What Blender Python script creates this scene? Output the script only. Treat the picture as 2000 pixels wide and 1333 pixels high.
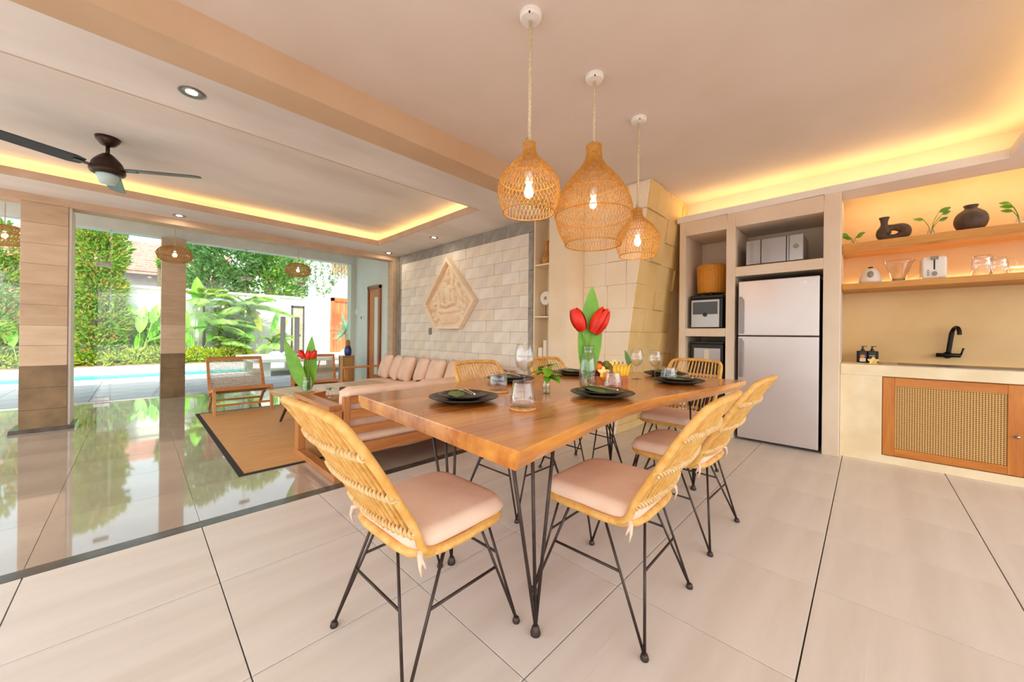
import bpy, bmesh, math, random
from mathutils import Vector, Matrix, noise as mnoise
random.seed(7)
for _o in list(bpy.data.objects):
    bpy.data.objects.remove(_o)
SC = bpy.context.scene
COL = SC.collection
PI = math.pi

# ------------------------------------------------------------------ camera
FPX, YAW, ROLL, PPY, HCAM = 712.0, math.radians(44.2), math.radians(0.6), 654.5, 1.07
_F = Vector((math.cos(YAW), math.sin(YAW), 0))
_R0 = Vector((math.sin(YAW), -math.cos(YAW), 0))
_U0 = Vector((0, 0, 1))
_R = _R0 * math.cos(ROLL) + _U0 * math.sin(ROLL)
_U = _U0 * math.cos(ROLL) - _R0 * math.sin(ROLL)
CAMP = Vector((0, 0, HCAM))
cam_d = bpy.data.cameras.new('camera')
cam_d.sensor_width = 36.0
cam_d.lens = FPX / 2000.0 * 36.0
cam_d.shift_y = (PPY - 666.5) / 2000.0
cam_d.clip_start = 0.02
cam_d.clip_end = 200
cam = bpy.data.objects.new('camera', cam_d)
COL.objects.link(cam)
cam.matrix_world = Matrix(((_R.x, _U.x, -_F.x, 0), (_R.y, _U.y, -_F.y, 0), (_R.z, _U.z, -_F.z, HCAM), (0, 0, 0, 1)))
SC.camera = cam

def ray(x, y):
    return _F + _R * ((x - 1000) / FPX) - _U * ((y - PPY) / FPX)
def fz(x, y, z=0.0):            # photo pixel -> point on the horizontal plane z
    d = ray(x, y); return CAMP + d * ((z - HCAM) / d.z)
def fx(x, y, X):                # photo pixel -> point on the wall plane X
    d = ray(x, y); return CAMP + d * (X / d.x)
def fy(x, y, Y):                # photo pixel -> point on the wall plane Y
    d = ray(x, y); return CAMP + d * (Y / d.y)

# ------------------------------------------------------------------ world, sun, exposure
W = bpy.data.worlds.new('world'); SC.world = W; W.use_nodes = True
_nt = W.node_tree; _nt.nodes.clear()
_o = _nt.nodes.new('ShaderNodeOutputWorld'); _b = _nt.nodes.new('ShaderNodeBackground')
_s = _nt.nodes.new('ShaderNodeTexSky'); _s.sky_type = 'NISHITA'; _s.sun_disc = False
_s.sun_elevation = math.radians(58); _s.sun_rotation = math.radians(215); _s.air_density = 1.0; _s.dust_density = 3.0; _s.ozone_density = 0.6
_hsv = _nt.nodes.new('ShaderNodeHueSaturation'); _hsv.inputs['Saturation'].default_value = 0.35
_nt.links.new(_s.outputs[0], _hsv.inputs['Color']); _nt.links.new(_hsv.outputs[0], _b.inputs[0])
_b.inputs[1].default_value = 0.75
_nt.links.new(_b.outputs[0], _o.inputs[0])
sun_d = bpy.data.lights.new('sun', 'SUN'); sun_d.energy = 7.0; sun_d.angle = math.radians(1.5); sun_d.color = (1.0, 0.95, 0.86)
sun = bpy.data.objects.new('sun', sun_d); COL.objects.link(sun)
sun.location = (0, 0, 12)
sun.rotation_euler = Vector((0.26, 0.72, -1.0)).to_track_quat('-Z', 'Y').to_euler()
SC.view_settings.view_transform = 'Standard'
SC.view_settings.look = 'None'
SC.view_settings.gamma = 1.0
SC.view_settings.use_curve_mapping = False
SC.view_settings.exposure = -0.22
try:
    SC.cycles.max_bounces = 10; SC.cycles.diffuse_bounces = 6; SC.cycles.glossy_bounces = 4
    SC.cycles.transmission_bounces = 8; SC.cycles.transparent_max_bounces = 24
    SC.cycles.sample_clamp_indirect = 6.0
    SC.cycles.caustics_reflective = False; SC.cycles.caustics_refractive = False
except Exception:
    pass

# ------------------------------------------------------------------ materials
MATS = {}
def _new(name):
    m = bpy.data.materials.new(name); m.use_nodes = True
    nt = m.node_tree
    bsdf = nt.nodes.get('Principled BSDF')
    return m, nt, bsdf
def hexc(h):
    h = h.lstrip('#'); c = [int(h[i:i + 2], 16) / 255 for i in (0, 2, 4)]
    return tuple(((v / 12.92) if v <= 0.04045 else ((v + 0.055) / 1.055) ** 2.4) for v in c) + (1.0,)
def mat(name, c1, c2=None, rough=0.5, metal=0.0, scale=6.0, detail=4.0, lo=0.35, hi=0.65, bump=0.0, bscale=None, stretch=(1, 1, 1),
        spec=0.5, trans=0.0, ior=1.45, island=False, sub=0.0, coat=0.0, bdist=0.01):
    """Principled material with a two colour noise and an optional fine relief."""
    if name in MATS: return MATS[name]
    m, nt, b = _new(name); N, L = nt.nodes, nt.links
    c1 = hexc(c1) if isinstance(c1, str) else c1
    b.inputs['Roughness'].default_value = rough; b.inputs['Metallic'].default_value = metal
    b.inputs['Specular IOR Level'].default_value = spec; b.inputs['IOR'].default_value = ior
    b.inputs['Transmission Weight'].default_value = trans
    b.inputs['Coat Weight'].default_value = coat
    if sub: b.inputs['Subsurface Weight'].default_value = sub; b.inputs['Subsurface Radius'].default_value = (0.05, 0.05, 0.02)
    tc = N.new('ShaderNodeTexCoord'); mp = N.new('ShaderNodeMapping'); mp.inputs['Scale'].default_value = stretch
    L.new(tc.outputs['Object'], mp.inputs['Vector'])
    if c2 is not None:
        c2 = hexc(c2) if isinstance(c2, str) else c2
        r = N.new('ShaderNodeValToRGB'); r.color_ramp.elements[0].position = lo; r.color_ramp.elements[1].position = hi
        r.color_ramp.elements[0].color = c1; r.color_ramp.elements[1].color = c2
        if island:
            g = N.new('ShaderNodeNewGeometry'); L.new(g.outputs['Random Per Island'], r.inputs[0])
        else:
            t = N.new('ShaderNodeTexNoise'); t.inputs['Scale'].default_value = scale; t.inputs['Detail'].default_value = detail
            L.new(mp.outputs[0], t.inputs['Vector']); L.new(t.outputs['Fac'], r.inputs[0])
        L.new(r.outputs[0], b.inputs['Base Color'])
    else:
        b.inputs['Base Color'].default_value = c1
    if bump:
        t2 = N.new('ShaderNodeTexNoise'); t2.inputs['Scale'].default_value = bscale or scale * 4; t2.inputs['Detail'].default_value = 5
        L.new(mp.outputs[0], t2.inputs['Vector'])
        bp = N.new('ShaderNodeBump'); bp.inputs['Strength'].default_value = bump; bp.inputs['Distance'].default_value = bdist
        L.new(t2.outputs['Fac'], bp.inputs['Height']); L.new(bp.outputs[0], b.inputs['Normal'])
    MATS[name] = m
    return m
def wood(name, c1, c2, axis=0, scale=9.0, rough=0.4, coat=0.0, spec=0.5):
    """long grain along one local axis"""
    if name in MATS: return MATS[name]
    m, nt, b = _new(name); N, L = nt.nodes, nt.links
    b.inputs['Roughness'].default_value = rough; b.inputs['Coat Weight'].default_value = coat; b.inputs['Coat Roughness'].default_value = 0.2
    b.inputs['Specular IOR Level'].default_value = spec
    tc = N.new('ShaderNodeTexCoord'); mp = N.new('ShaderNodeMapping')
    sc = [1.0, 1.0, 1.0]; sc[axis] = 0.12; mp.inputs['Scale'].default_value = sc
    L.new(tc.outputs['Object'], mp.inputs['Vector'])
    n1 = N.new('ShaderNodeTexNoise'); n1.inputs['Scale'].default_value = scale; n1.inputs['Detail'].default_value = 6; n1.inputs['Distortion'].default_value = 1.2
    n2 = N.new('ShaderNodeTexNoise'); n2.inputs['Scale'].default_value = scale * 9; n2.inputs['Detail'].default_value = 3
    L.new(mp.outputs[0], n1.inputs['Vector']); L.new(mp.outputs[0], n2.inputs['Vector'])
    mx = N.new('ShaderNodeMath'); mx.operation = 'MULTIPLY_ADD'; mx.inputs[1].default_value = 0.3
    L.new(n2.outputs['Fac'], mx.inputs[0]); L.new(n1.outputs['Fac'], mx.inputs[2])
    r = N.new('ShaderNodeValToRGB'); r.color_ramp.elements[0].position = 0.45; r.color_ramp.elements[1].position = 0.85
    r.color_ramp.elements[0].color = hexc(c1); r.color_ramp.elements[1].color = hexc(c2)
    L.new(mx.outputs[0], r.inputs[0]); L.new(r.outputs[0], b.inputs['Base Color'])
    bp = N.new('ShaderNodeBump'); bp.inputs['Strength'].default_value = 0.12; bp.inputs['Distance'].default_value = 0.004
    L.new(n2.outputs['Fac'], bp.inputs['Height']); L.new(bp.outputs[0], b.inputs['Normal'])
    MATS[name] = m
    return m
def emit(name, col, strength):
    if name in MATS: return MATS[name]
    m = bpy.data.materials.new(name); m.use_nodes = True; nt = m.node_tree; nt.nodes.clear()
    o = nt.nodes.new('ShaderNodeOutputMaterial'); e = nt.nodes.new('ShaderNodeEmission')
    e.inputs[0].default_value = hexc(col) if isinstance(col, str) else col; e.inputs[1].default_value = strength
    nt.links.new(e.outputs[0], o.inputs[0]); MATS[name] = m
    return m
def thinglass(name, tint='ffffff', refl=0.06, edge=0.55):
    """thin clear glass: mostly see-through, mirror-like at grazing angles"""
    if name in MATS: return MATS[name]
    m = bpy.data.materials.new(name); m.use_nodes = True; nt = m.node_tree; nt.nodes.clear(); N, L = nt.nodes, nt.links
    o = N.new('ShaderNodeOutputMaterial'); t = N.new('ShaderNodeBsdfTransparent'); g = N.new('ShaderNodeBsdfGlossy')
    t.inputs[0].default_value = hexc(tint); g.inputs['Roughness'].default_value = 0.02
    lw = N.new('ShaderNodeLayerWeight'); lw.inputs[0].default_value = 0.3
    mr = N.new('ShaderNodeMapRange'); mr.inputs['To Min'].default_value = refl; mr.inputs['To Max'].default_value = edge
    L.new(lw.outputs['Facing'], mr.inputs[0])
    mx = N.new('ShaderNodeMixShader'); L.new(mr.outputs[0], mx.inputs[0]); L.new(t.outputs[0], mx.inputs[1]); L.new(g.outputs[0], mx.inputs[2])
    L.new(mx.outputs[0], o.inputs[0]); MATS[name] = m
    return m
def leafmat(name, c1, c2, c3=None, rough=0.35, p=0.5):
    """leaf colours vary leaf by leaf, with light passing through the blade"""
    if name in MATS: return MATS[name]
    m, nt, b = _new(name); N, L = nt.nodes, nt.links
    g = N.new('ShaderNodeNewGeometry'); r = N.new('ShaderNodeValToRGB')
    r.color_ramp.elements[0].color = hexc(c1); r.color_ramp.elements[1].color = hexc(c2)
    if c3:
        r.color_ramp.elements[1].position = p; e = r.color_ramp.elements.new(1.0); e.color = hexc(c3)
        e2 = r.color_ramp.elements.new(min(0.98, p + 0.12)); e2.color = hexc(c2)
    L.new(g.outputs['Random Per Island'], r.inputs[0]); L.new(r.outputs[0], b.inputs['Base Color'])
    b.inputs['Roughness'].default_value = rough
    tr = N.new('ShaderNodeBsdfTranslucent'); L.new(r.outputs[0], tr.inputs[0])
    mx = N.new('ShaderNodeMixShader'); mx.inputs[0].default_value = 0.35
    o = [n for n in N if n.type == 'OUTPUT_MATERIAL'][0]
    L.new(b.outputs[0], mx.inputs[1]); L.new(tr.outputs[0], mx.inputs[2]); L.new(mx.outputs[0], o.inputs[0])
    MATS[name] = m
    return m
def weave(name, c1, c2, sx=60.0, sy=60.0, rough=0.6, ax=(0, 2), holes=False):
    """fine basket weave as colour and relief (cells of a few millimetres)"""
    if name in MATS: return MATS[name]
    m, nt, b = _new(name); N, L = nt.nodes, nt.links
    tc = N.new('ShaderNodeTexCoord'); sp = N.new('ShaderNodeSeparateXYZ'); L.new(tc.outputs['Object'], sp.inputs[0])
    outs = []
    for a, s in zip(ax, (sx, sy)):
        mu = N.new('ShaderNodeMath'); mu.operation = 'MULTIPLY'; mu.inputs[1].default_value = s; L.new(sp.outputs[a], mu.inputs[0])
        si = N.new('ShaderNodeMath'); si.operation = 'SINE'; L.new(mu.outputs[0], si.inputs[0])
        if holes:
            ab = N.new('ShaderNodeMath'); ab.operation = 'ABSOLUTE'; L.new(si.outputs[0], ab.inputs[0]); si = ab
        outs.append(si)
    pr = N.new('ShaderNodeMath'); pr.operation = 'MULTIPLY'; L.new(outs[0].outputs[0], pr.inputs[0]); L.new(outs[1].outputs[0], pr.inputs[1])
    r = N.new('ShaderNodeValToRGB'); r.color_ramp.elements[0].position = 0.25; r.color_ramp.elements[1].position = 0.75
    ad = N.new('ShaderNodeMath'); ad.operation = 'MULTIPLY_ADD'; ad.inputs[1].default_value = -1.2 if holes else 0.5; ad.inputs[2].default_value = 1.1 if holes else 0.5
    L.new(pr.outputs[0], ad.inputs[0]); L.new(ad.outputs[0], r.inputs[0])
    r.color_ramp.elements[0].color = hexc(c1); r.color_ramp.elements[1].color = hexc(c2)
    L.new(r.outputs[0], b.inputs['Base Color']); b.inputs['Roughness'].default_value = rough
    bp = N.new('ShaderNodeBump'); bp.inputs['Strength'].default_value = 0.6; bp.inputs['Distance'].default_value = 0.003
    L.new(ad.outputs[0], bp.inputs['Height']); L.new(bp.outputs[0], b.inputs['Normal'])
    MATS[name] = m
    return m

# ------------------------------------------------------------------ mesh helpers
class MB:
    def __init__(s): s.v = []; s.f = []
    def add(s, vs, fs):
        o = len(s.v); s.v += [tuple(p) for p in vs]; s.f += [tuple(i + o for i in f) for f in fs]; return s
    def box(s, x0, x1, y0, y1, z0, z1):
        vs = [(x, y, z) for x in (x0, x1) for y in (y0, y1) for z in (z0, z1)]
        return s.add(vs, [(0, 1, 3, 2), (4, 6, 7, 5), (0, 4, 5, 1), (2, 3, 7, 6), (0, 2, 6, 4), (1, 5, 7, 3)])
    def bar(s, a, b, w, t, up=(0, 0, 1)):
        """square bar from a to b, width w across, thickness t along 'up'"""
        a = Vector(a); b = Vector(b); d = (b - a).normalized(); up = Vector(up)
        if abs(d.dot(up)) > 0.98: up = Vector((1, 0, 0))
        x = d.cross(up).normalized(); y = x.cross(d).normalized()
        vs = []
        for p in (a, b):
            for i, j in ((-1, -1), (1, -1), (1, 1), (-1, 1)): vs.append(p + x * (w / 2 * i) + y * (t / 2 * j))
        return s.add(vs, [(3, 2, 1, 0), (4, 5, 6, 7), (0, 1, 5, 4), (1, 2, 6, 5), (2, 3, 7, 6), (3, 0, 4, 7)])
    def tube(s, pts, r, n=8, closed=False, cap=True):
        pts = [Vector(p) for p in pts]; k = len(pts); rings = []
        rr = r if isinstance(r, (list, tuple)) else [r] * k
        px = None
        for i, p in enumerate(pts):
            if closed: d = pts[(i + 1) % k] - pts[i - 1]
            else: d = pts[min(i + 1, k - 1)] - pts[max(i - 1, 0)]
            d.normalize()
            if px is None:
                u = Vector((0, 0, 1)) if abs(d.z) < 0.9 else Vector((1, 0, 0)); px = d.cross(u).normalized()
            px = (px - d * px.dot(d))
            if px.length < 1e-6: px = d.orthogonal()
            px.normalize(); py = d.cross(px)
            rings.append([p + (px * math.cos(2 * PI * j / n) + py * math.sin(2 * PI * j / n)) * rr[i] for j in range(n)])
        vs = [q for ring in rings for q in ring]; fs = []
        for i in range(k if closed else k - 1):
            a = i * n; b = ((i + 1) % k) * n
            for j in range(n): fs.append((a + j, a + (j + 1) % n, b + (j + 1) % n, b + j))
        if cap and not closed:
            fs.append(tuple(reversed(range(n)))); fs.append(tuple(range((k - 1) * n, k * n)))
        return s.add(vs, fs)
    def lathe(s, prof, n=24, c=(0, 0, 0), cap0=True, cap1=True):
        vs = []; fs = []; k = len(prof)
        for r, z in prof:
            for j in range(n):
                a = 2 * PI * j / n; vs.append((c[0] + r * math.cos(a), c[1] + r * math.sin(a), c[2] + z))
        for i in range(k - 1):
            for j in range(n): fs.append((i * n + j, i * n + (j + 1) % n, (i + 1) * n + (j + 1) % n, (i + 1) * n + j))
        if cap0: fs.append(tuple(reversed(range(n))))
        if cap1: fs.append(tuple(range((k - 1) * n, k * n)))
        return s.add(vs, fs)
    def ball(s, c, r, n=12, m=8, sq=(1, 1, 1)):
        prof = [(max(1e-4, math.sin(PI * i / m)) * r, -math.cos(PI * i / m) * r) for i in range(m + 1)]
        o = len(s.v); s.lathe(prof, n)
        for i in range(o, len(s.v)):
            x, y, z = s.v[i]; s.v[i] = (c[0] + x * sq[0], c[1] + y * sq[1], c[2] + z * sq[2])
        return s
    def prism(s, poly, z0, z1, axis='z'):
        """extrude a 2-D polygon; axis names the extrusion direction"""
        def P(a, b, h): return {'z': (a, b, h), 'x': (h, a, b), 'y': (a, h, b)}[axis]
        n = len(poly); vs = [P(a, b, z0) for a, b in poly] + [P(a, b, z1) for a, b in poly]
        return s.add(vs, [tuple(reversed(range(n))), tuple(range(n, 2 * n))] + [(i, (i + 1) % n, n + (i + 1) % n, n + i) for i in range(n)])
    def grid(s, fn, nu, nv, wrapu=False):
        vs = [fn(i / nu, j / nv) for j in range(nv + 1) for i in range(nu + (0 if wrapu else 1))]
        w = nu if wrapu else nu + 1
        fs = [(j * w + i, j * w + (i + 1) % w, (j + 1) * w + (i + 1) % w, (j + 1) * w + i) for j in range(nv) for i in range(nu)]
        return s.add(vs, fs)
    def xf(s, M):
        s.v = [tuple(M @ Vector(p)) for p in s.v]; return s
    def mesh(s, name, m=None, smooth=False, bevel=0.0, seg=2, solid=0.0):
        me = bpy.data.meshes.new(name); me.from_pydata(s.v, [], s.f)
        if bevel or True:
            bm = bmesh.new(); bm.from_mesh(me)
            bmesh.ops.remove_doubles(bm, verts=bm.verts, dist=1e-5)
            bmesh.ops.recalc_face_normals(bm, faces=bm.faces)
            if bevel:
                es = [e for e in bm.edges if len(e.link_faces) == 2 and e.calc_face_angle(0) > 0.6]
                bmesh.ops.bevel(bm, geom=es, offset=bevel, segments=seg, profile=0.6, affect='EDGES', clamp_overlap=True)
            bm.to_mesh(me); bm.free()
        if smooth:
            for p in me.polygons: p.use_smooth = True
        if m: me.materials.append(m)
        me.update()
        return me
    def build(s, name, m=None, parent=None, smooth=False, bevel=0.0, seg=2, loc=None, rot=None, kind=None):
        return put(name, s.mesh(name, m, smooth, bevel, seg), parent, loc, rot, kind)
def put(name, me, parent=None, loc=None, rot=None, kind=None):
    o = bpy.data.objects.new(name, me); COL.objects.link(o)
    if parent: o.parent = parent
    if loc is not None: o.location = loc
    if rot is not None: o.rotation_euler = rot
    if kind: o['kind'] = kind
    return o
def tag(o, label, cat, group=None):
    o['label'] = label; o['category'] = cat
    if group: o['group'] = group
    return o
def thing(name, label, cat, loc=(0, 0, 0), rz=0.0, group=None):
    o = bpy.data.objects.new(name, None); COL.objects.link(o); o.empty_display_size = 0.1
    o.location = loc; o.rotation_euler = (0, 0, rz)
    return tag(o, label, cat, group)
def struct(o, label=None):
    o['kind'] = 'structure'
    if label: o['label'] = label
    return o
def dup(root, loc, rz=0.0, label=None):
    def cp(o, par):
        c = o.copy(); COL.objects.link(c); c.parent = par
        for ch in o.children: cp(ch, c)
        return c
    r = cp(root, None); r.location = loc; r.rotation_euler = (0, 0, rz)
    if label: r['label'] = label
    return r
def RX(a): return Matrix.Rotation(a, 4, 'X')
def RY(a): return Matrix.Rotation(a, 4, 'Y')
def RZ(a): return Matrix.Rotation(a, 4, 'Z')
def T(x, y, z): return Matrix.Translation((x, y, z))
def pillow(w, h, t, n=14, p=4.0, q=0.55, pinch=0.06):
    """soft scatter cushion standing in local x (width) and z (height), thickness along y"""
    mb = MB()
    for sgn in (-1, 1):
        def fn(a, b):
            u = 2 * a - 1; v = 2 * b - 1
            th = max(0.0, (1 - abs(u) ** p) * (1 - abs(v) ** p)) ** q
            k = 1 - pinch * (1 - abs(v)) * abs(u) ** 3; k2 = 1 - pinch * (1 - abs(u)) * abs(v) ** 3
            return (u * w / 2 * k, sgn * t / 2 * th, h / 2 + v * h / 2 * k2)
        mb.grid(fn, n, n)
    return mb
def slab(w, d, t, n=16, p=8.0, q=0.3, puff=0.0, rc=0.12):
    """box cushion lying flat: rounded corners, soft edges, top slightly domed"""
    mb = MB()
    for sgn in (-1, 1):
        def fn(a, b):
            u = 2 * a - 1; v = 2 * b - 1
            r = (abs(u) ** p + abs(v) ** p) ** (1 / p) if (u or v) else 0
            th = max(0.0, 1 - r ** p) ** q
            s = 1.0
            m = (abs(u) ** 7 + abs(v) ** 7) ** (1 / 7) if (u or v) else 1
            mm = max(abs(u), abs(v)) or 1
            s = mm / m
            return (u * s * w / 2, v * s * d / 2, t / 2 + sgn * (t / 2) * th + (puff * (1 - u * u) * (1 - v * v) if sgn > 0 else 0))
        mb.grid(fn, n, n)
    return mb
# ------------------------------------------------------------------ palette
M_TILE = mat('pale_ceramic_tile', 'dfd8ce', 'd4ccc0', rough=0.38, scale=2.5, bump=0.25, bscale=26, stretch=(0.35, 3.2, 1), bdist=0.004)
M_GROUT = mat('dark_grout', '5d5247', '50463c', rough=0.9)
M_MARB = mat('polished_marble', 'b9ab9a', 'a8998a', rough=0.045, scale=1.6, detail=8, spec=0.8, coat=0.6)
M_MGR = mat('marble_joint', '8b7f72', rough=0.5)
M_DARKSTONE = mat('dark_threshold_stone', '4d4842', '5f5951', rough=0.2, scale=9)
M_PLA = mat('ceiling_plaster', 'e2d6ca', 'd6c8ba', rough=0.85, scale=1.1, detail=6, lo=0.3, hi=0.75, bump=0.08, bscale=30)
M_PLG = mat('grey_ceiling_plaster', 'e8e3dc', 'cac2b8', rough=0.8, scale=0.9, detail=7, lo=0.42, hi=0.8, stretch=(0.6, 1.8, 1), bump=0.08, bscale=25)
M_TAN = mat('tan_beam_plaster', 'cfb393', 'c5a684', rough=0.8, scale=1.5)
M_CREAM = mat('cream_plaster', 'eeddbf', 'e6d2b0', rough=0.75, scale=2.2, bump=0.06, bscale=20)
M_NICHE = mat('niche_plaster', 'e6d6bf', 'dbc8ae', rough=0.75, scale=1.8, bump=0.06, bscale=22)
M_YEL = mat('ochre_plaster', 'f0d09a', 'deb878', rough=0.6, scale=1.7, detail=7, lo=0.3, hi=0.8, bump=0.06, bscale=18)
M_WHT = mat('white_paint', 'eeeae2', 'e6e1d8', rough=0.6, scale=3)
M_GREYST = mat('grey_andesite', '8d877d', 'a09a90', rough=0.7, scale=9, detail=8, bump=0.25, bscale=50)
M_STONE = [mat('cream_limestone_%d' % i, a, b, rough=0.65, scale=5, detail=8, bump=0.1, bscale=40) for i, (a, b) in enumerate(
    (('ece4d6', 'e2d8c7'), ('e8dfd0', 'ddd3c3'), ('efe8db', 'e6ddce'), ('e5dccf', 'd9cfbf'), ('ebe0cd', 'e0d3bd')))]
M_COLST = [mat('column_limestone_%d' % i, a, b, rough=0.7, scale=4, detail=8, stretch=(1, 1, 3), bump=0.15, bscale=30) for i, (a, b) in enumerate(
    (('d1b698', 'c4a88a'), ('c9ae90', 'bb9f82'), ('d6bd9f', 'c9ad90')))]
M_COLDK = mat('brown_column_stone', '8f7450', '6d573a', rough=0.5, scale=5, detail=9, lo=0.3, hi=0.7, bump=0.2, bscale=30)
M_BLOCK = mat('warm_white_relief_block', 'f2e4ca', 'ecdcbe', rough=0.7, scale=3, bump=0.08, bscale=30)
M_BLOCK_SHADE = mat('shaded_relief_block', 'e3c78c', 'dabb7c', rough=0.7, scale=3, bump=0.08, bscale=30)  # darker, yellower block copy: shade of the leaning face put into colour
M_TEAK = wood('teak', 'a5602c', 'c98a4c', axis=0)
M_TEAKY = wood('teak_y', 'a5602c', 'c98a4c', axis=1)
M_TEAKZ = wood('teak_z', 'a5602c', 'c98a4c', axis=2)
M_DKMET = mat('dark_bronze_metal', '3a3029', '463a31', rough=0.42, metal=0.6, scale=20)
M_BLACK = mat('black_plastic', '171513', rough=0.35)
M_CHROME = mat('brushed_steel', 'c9c7c4', 'bdbab6', rough=0.28, metal=1.0, scale=30, stretch=(1, 1, 0.05))
M_LED = emit('warm_led', (1.0, 0.58, 0.20, 1), 19.0)
M_LEDK = emit('kitchen_led', (1.0, 0.66, 0.26, 1), 21.0)
M_LEDW = emit('wall_wash_led', (1.0, 0.80, 0.54, 1), 20.0)
M_GLASS = thinglass('window_glass', 'eef6f2', 0.05, 0.5)

ZD, ZS, ZL = 2.68, 2.39, 2.49       # dining ceiling, kitchen soffit, living-room soffit
XK, XN = 5.05, 4.40                 # kitchen back wall, face of the niche block
XR, YG, YB = 3.37, 8.20, 6.24       # relief wall, glass front, beam in front of the veranda
YST = 2.60                          # dark threshold between the two floors

# ------------------------------------------------------------------ floors
fl_d = struct(MB().box(-2.6, 5.2, -2.2, YST, -0.12, -0.012).build('floor_dining', M_GROUT), 'pale tiled dining room floor')
tb = MB().box(-0.2978, 0.2978, -0.3000, 0.3000, -0.015, 0.0).mesh('tile', M_TILE, bevel=0.0004, seg=1)
TX, TY, DX, DY = 0.255, 0.15, 0.592, 0.605
for i in range(-8, 8):
    for j in range(-3, 4):
        x = TX + (i + 0.5) * DX; y = TY + (j + 0.5) * DY
        if x < -2.9 or x > 5.0 or (y < -1.7): continue
        t = put('tile', tb, fl_d, (x, y, 0)); t.scale = (DX / 0.6, (DY) / 0.605, 1)
        if j == 3:                 # cut tiles along the threshold
            w = YST - (TY + j * DY); t.location.y = TY + j * DY + w / 2; t.scale.y = w / 0.606
struct(MB().box(-2.6, XR, YST, YST + 0.085, -0.1, 0.001).build('trim_1', M_DARKSTONE), 'dark polished stone threshold strip between the two floors')
fl_l = struct(MB().box(-2.6, XR, YST + 0.085, YG + 0.1, -0.12, -0.004).build('floor_living', M_MGR), 'glossy polished marble living room floor')
tm = MB().box(-0.299, 0.299, -0.299, 0.299, -0.01, 0.0).mesh('marble_tile', M_MARB, bevel=0.0006, seg=1)
for i in range(-7, 6):
    for j in range(0, 10):
        x0 = TX + i * 0.6; y0 = YST + 0.085 + j * 0.6
        w = min(0.6, XR - x0); h = min(0.6, YG + 0.1 - y0)
        if w < 0.05 or h < 0.05: continue
        t = put('marble_tile', tm, fl_l, (x0 + w / 2, y0 + h / 2, 0)); t.scale = (w / 0.6, h / 0.6, 1)

# ------------------------------------------------------------------ ceilings
c = MB()
c.box(-2.6, 4.78, -0.98, 2.42, ZD, ZD + 0.12)
c.box(4.70, 4.78, -0.98, 1.6, ZS + 0.07, ZD)            # riser behind the kitchen light cove
c.box(-2.6, 4.78, -0.98, -0.90, ZS + 0.07, ZD)            # riser of the side cove
struct(c.build('ceiling', M_PLA), 'smooth beige plaster ceiling over the dining table')
struct(MB().box(XN, 4.72, -2.2, 1.6, ZS, ZS + 0.07).box(-2.6, XN, -2.2, -0.735, ZS, ZS + 0.07).build('ceiling_soffit', M_WHT), 'lowered pale soffit with light cove above the kitchen niche')
struct(MB().box(4.72, 5.2, -2.2, 1.6, ZS + 0.16, ZS + 0.2).build('ceiling_recess', M_CREAM), 'hidden top of the wall washing slot over the kitchen')
struct(MB().box(-2.6, XR + 0.5, 2.42, 2.66, ZL, ZD + 0.12).build('trim_2', M_TAN), 'tan plaster ceiling beam between dining and living rooms')
c = MB()
c.box(-2.6, 3.9, 2.66, 3.17, ZL, ZL + 0.05); c.box(-2.6, 3.9, 5.65, YB, ZL, ZL + 0.05); c.box(2.70, 3.9, 3.17, 5.65, ZL, ZL + 0.05); c.box(-2.6, -2.5, 3.17, 5.65, ZL, ZL + 0.05)
struct(c.build('ceiling_living', M_PLG), 'flat grey white plaster border of the living room ceiling')
c = MB(); c.box(-2.6, 3.9, 2.66, YB, ZL + 0.17, ZL + 0.3); c.box(2.94, 3.02, 2.9, 5.9, ZL + 0.05, ZL + 0.17); c.box(-2.6, 3.02, 5.86, 5.94, ZL + 0.05, ZL + 0.17); c.box(-2.6, 3.02, 2.88, 2.96, ZL + 0.05, ZL + 0.17)
struct(c.build('ceiling_tray', M_PLG), 'mottled grey white recessed tray of the living room ceiling')
M_TRIM = mat('tan_cove_trim', 'cdb39a', 'c2a68b', rough=0.7)
c = MB(); c.box(-2.6, 2.70, 5.64, 5.652, ZL - 0.002, ZL + 0.075); c.box(2.69, 2.702, 3.17, 5.64, ZL - 0.002, ZL + 0.075); c.box(-2.6, 2.69, 3.168, 3.18, ZL - 0.002, ZL + 0.075)
struct(c.build('trim_3', M_TRIM), 'slim tan lip around the living room ceiling tray')
struct(MB().box(-2.6, XR + 0.3, YB, YB + 0.22, 2.41, ZD).build('trim_4', M_COLST[0]), 'tan stone beam above the veranda opening')
struct(MB().box(-2.6, XR + 0.3, YB + 0.22, YG + 0.5, 2.80, 2.95).build('ceiling_veranda', M_WHT), 'white veranda ceiling')
struct(MB().box(-2.6, XR + 0.2, YG - 0.06, YG + 0.14, 2.58, 2.80).box(-2.6, XR + 0.2, YG - 0.085, YG - 0.06, 2.74, 2.80).build('trim_5', mat('pale_header_paint', 'e3e8e0', 'dbe1d9', rough=0.6)), 'white header beam above the garden glass')
struct(MB().box(-2.7, 5.3, -4.6, YG + 0.5, 2.97, 3.1).build('ceiling_roof', M_WHT), 'flat roof slab with an added unseen overhang against the sun')  # unseen overhang on the kitchen side, added to keep direct sun out
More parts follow.
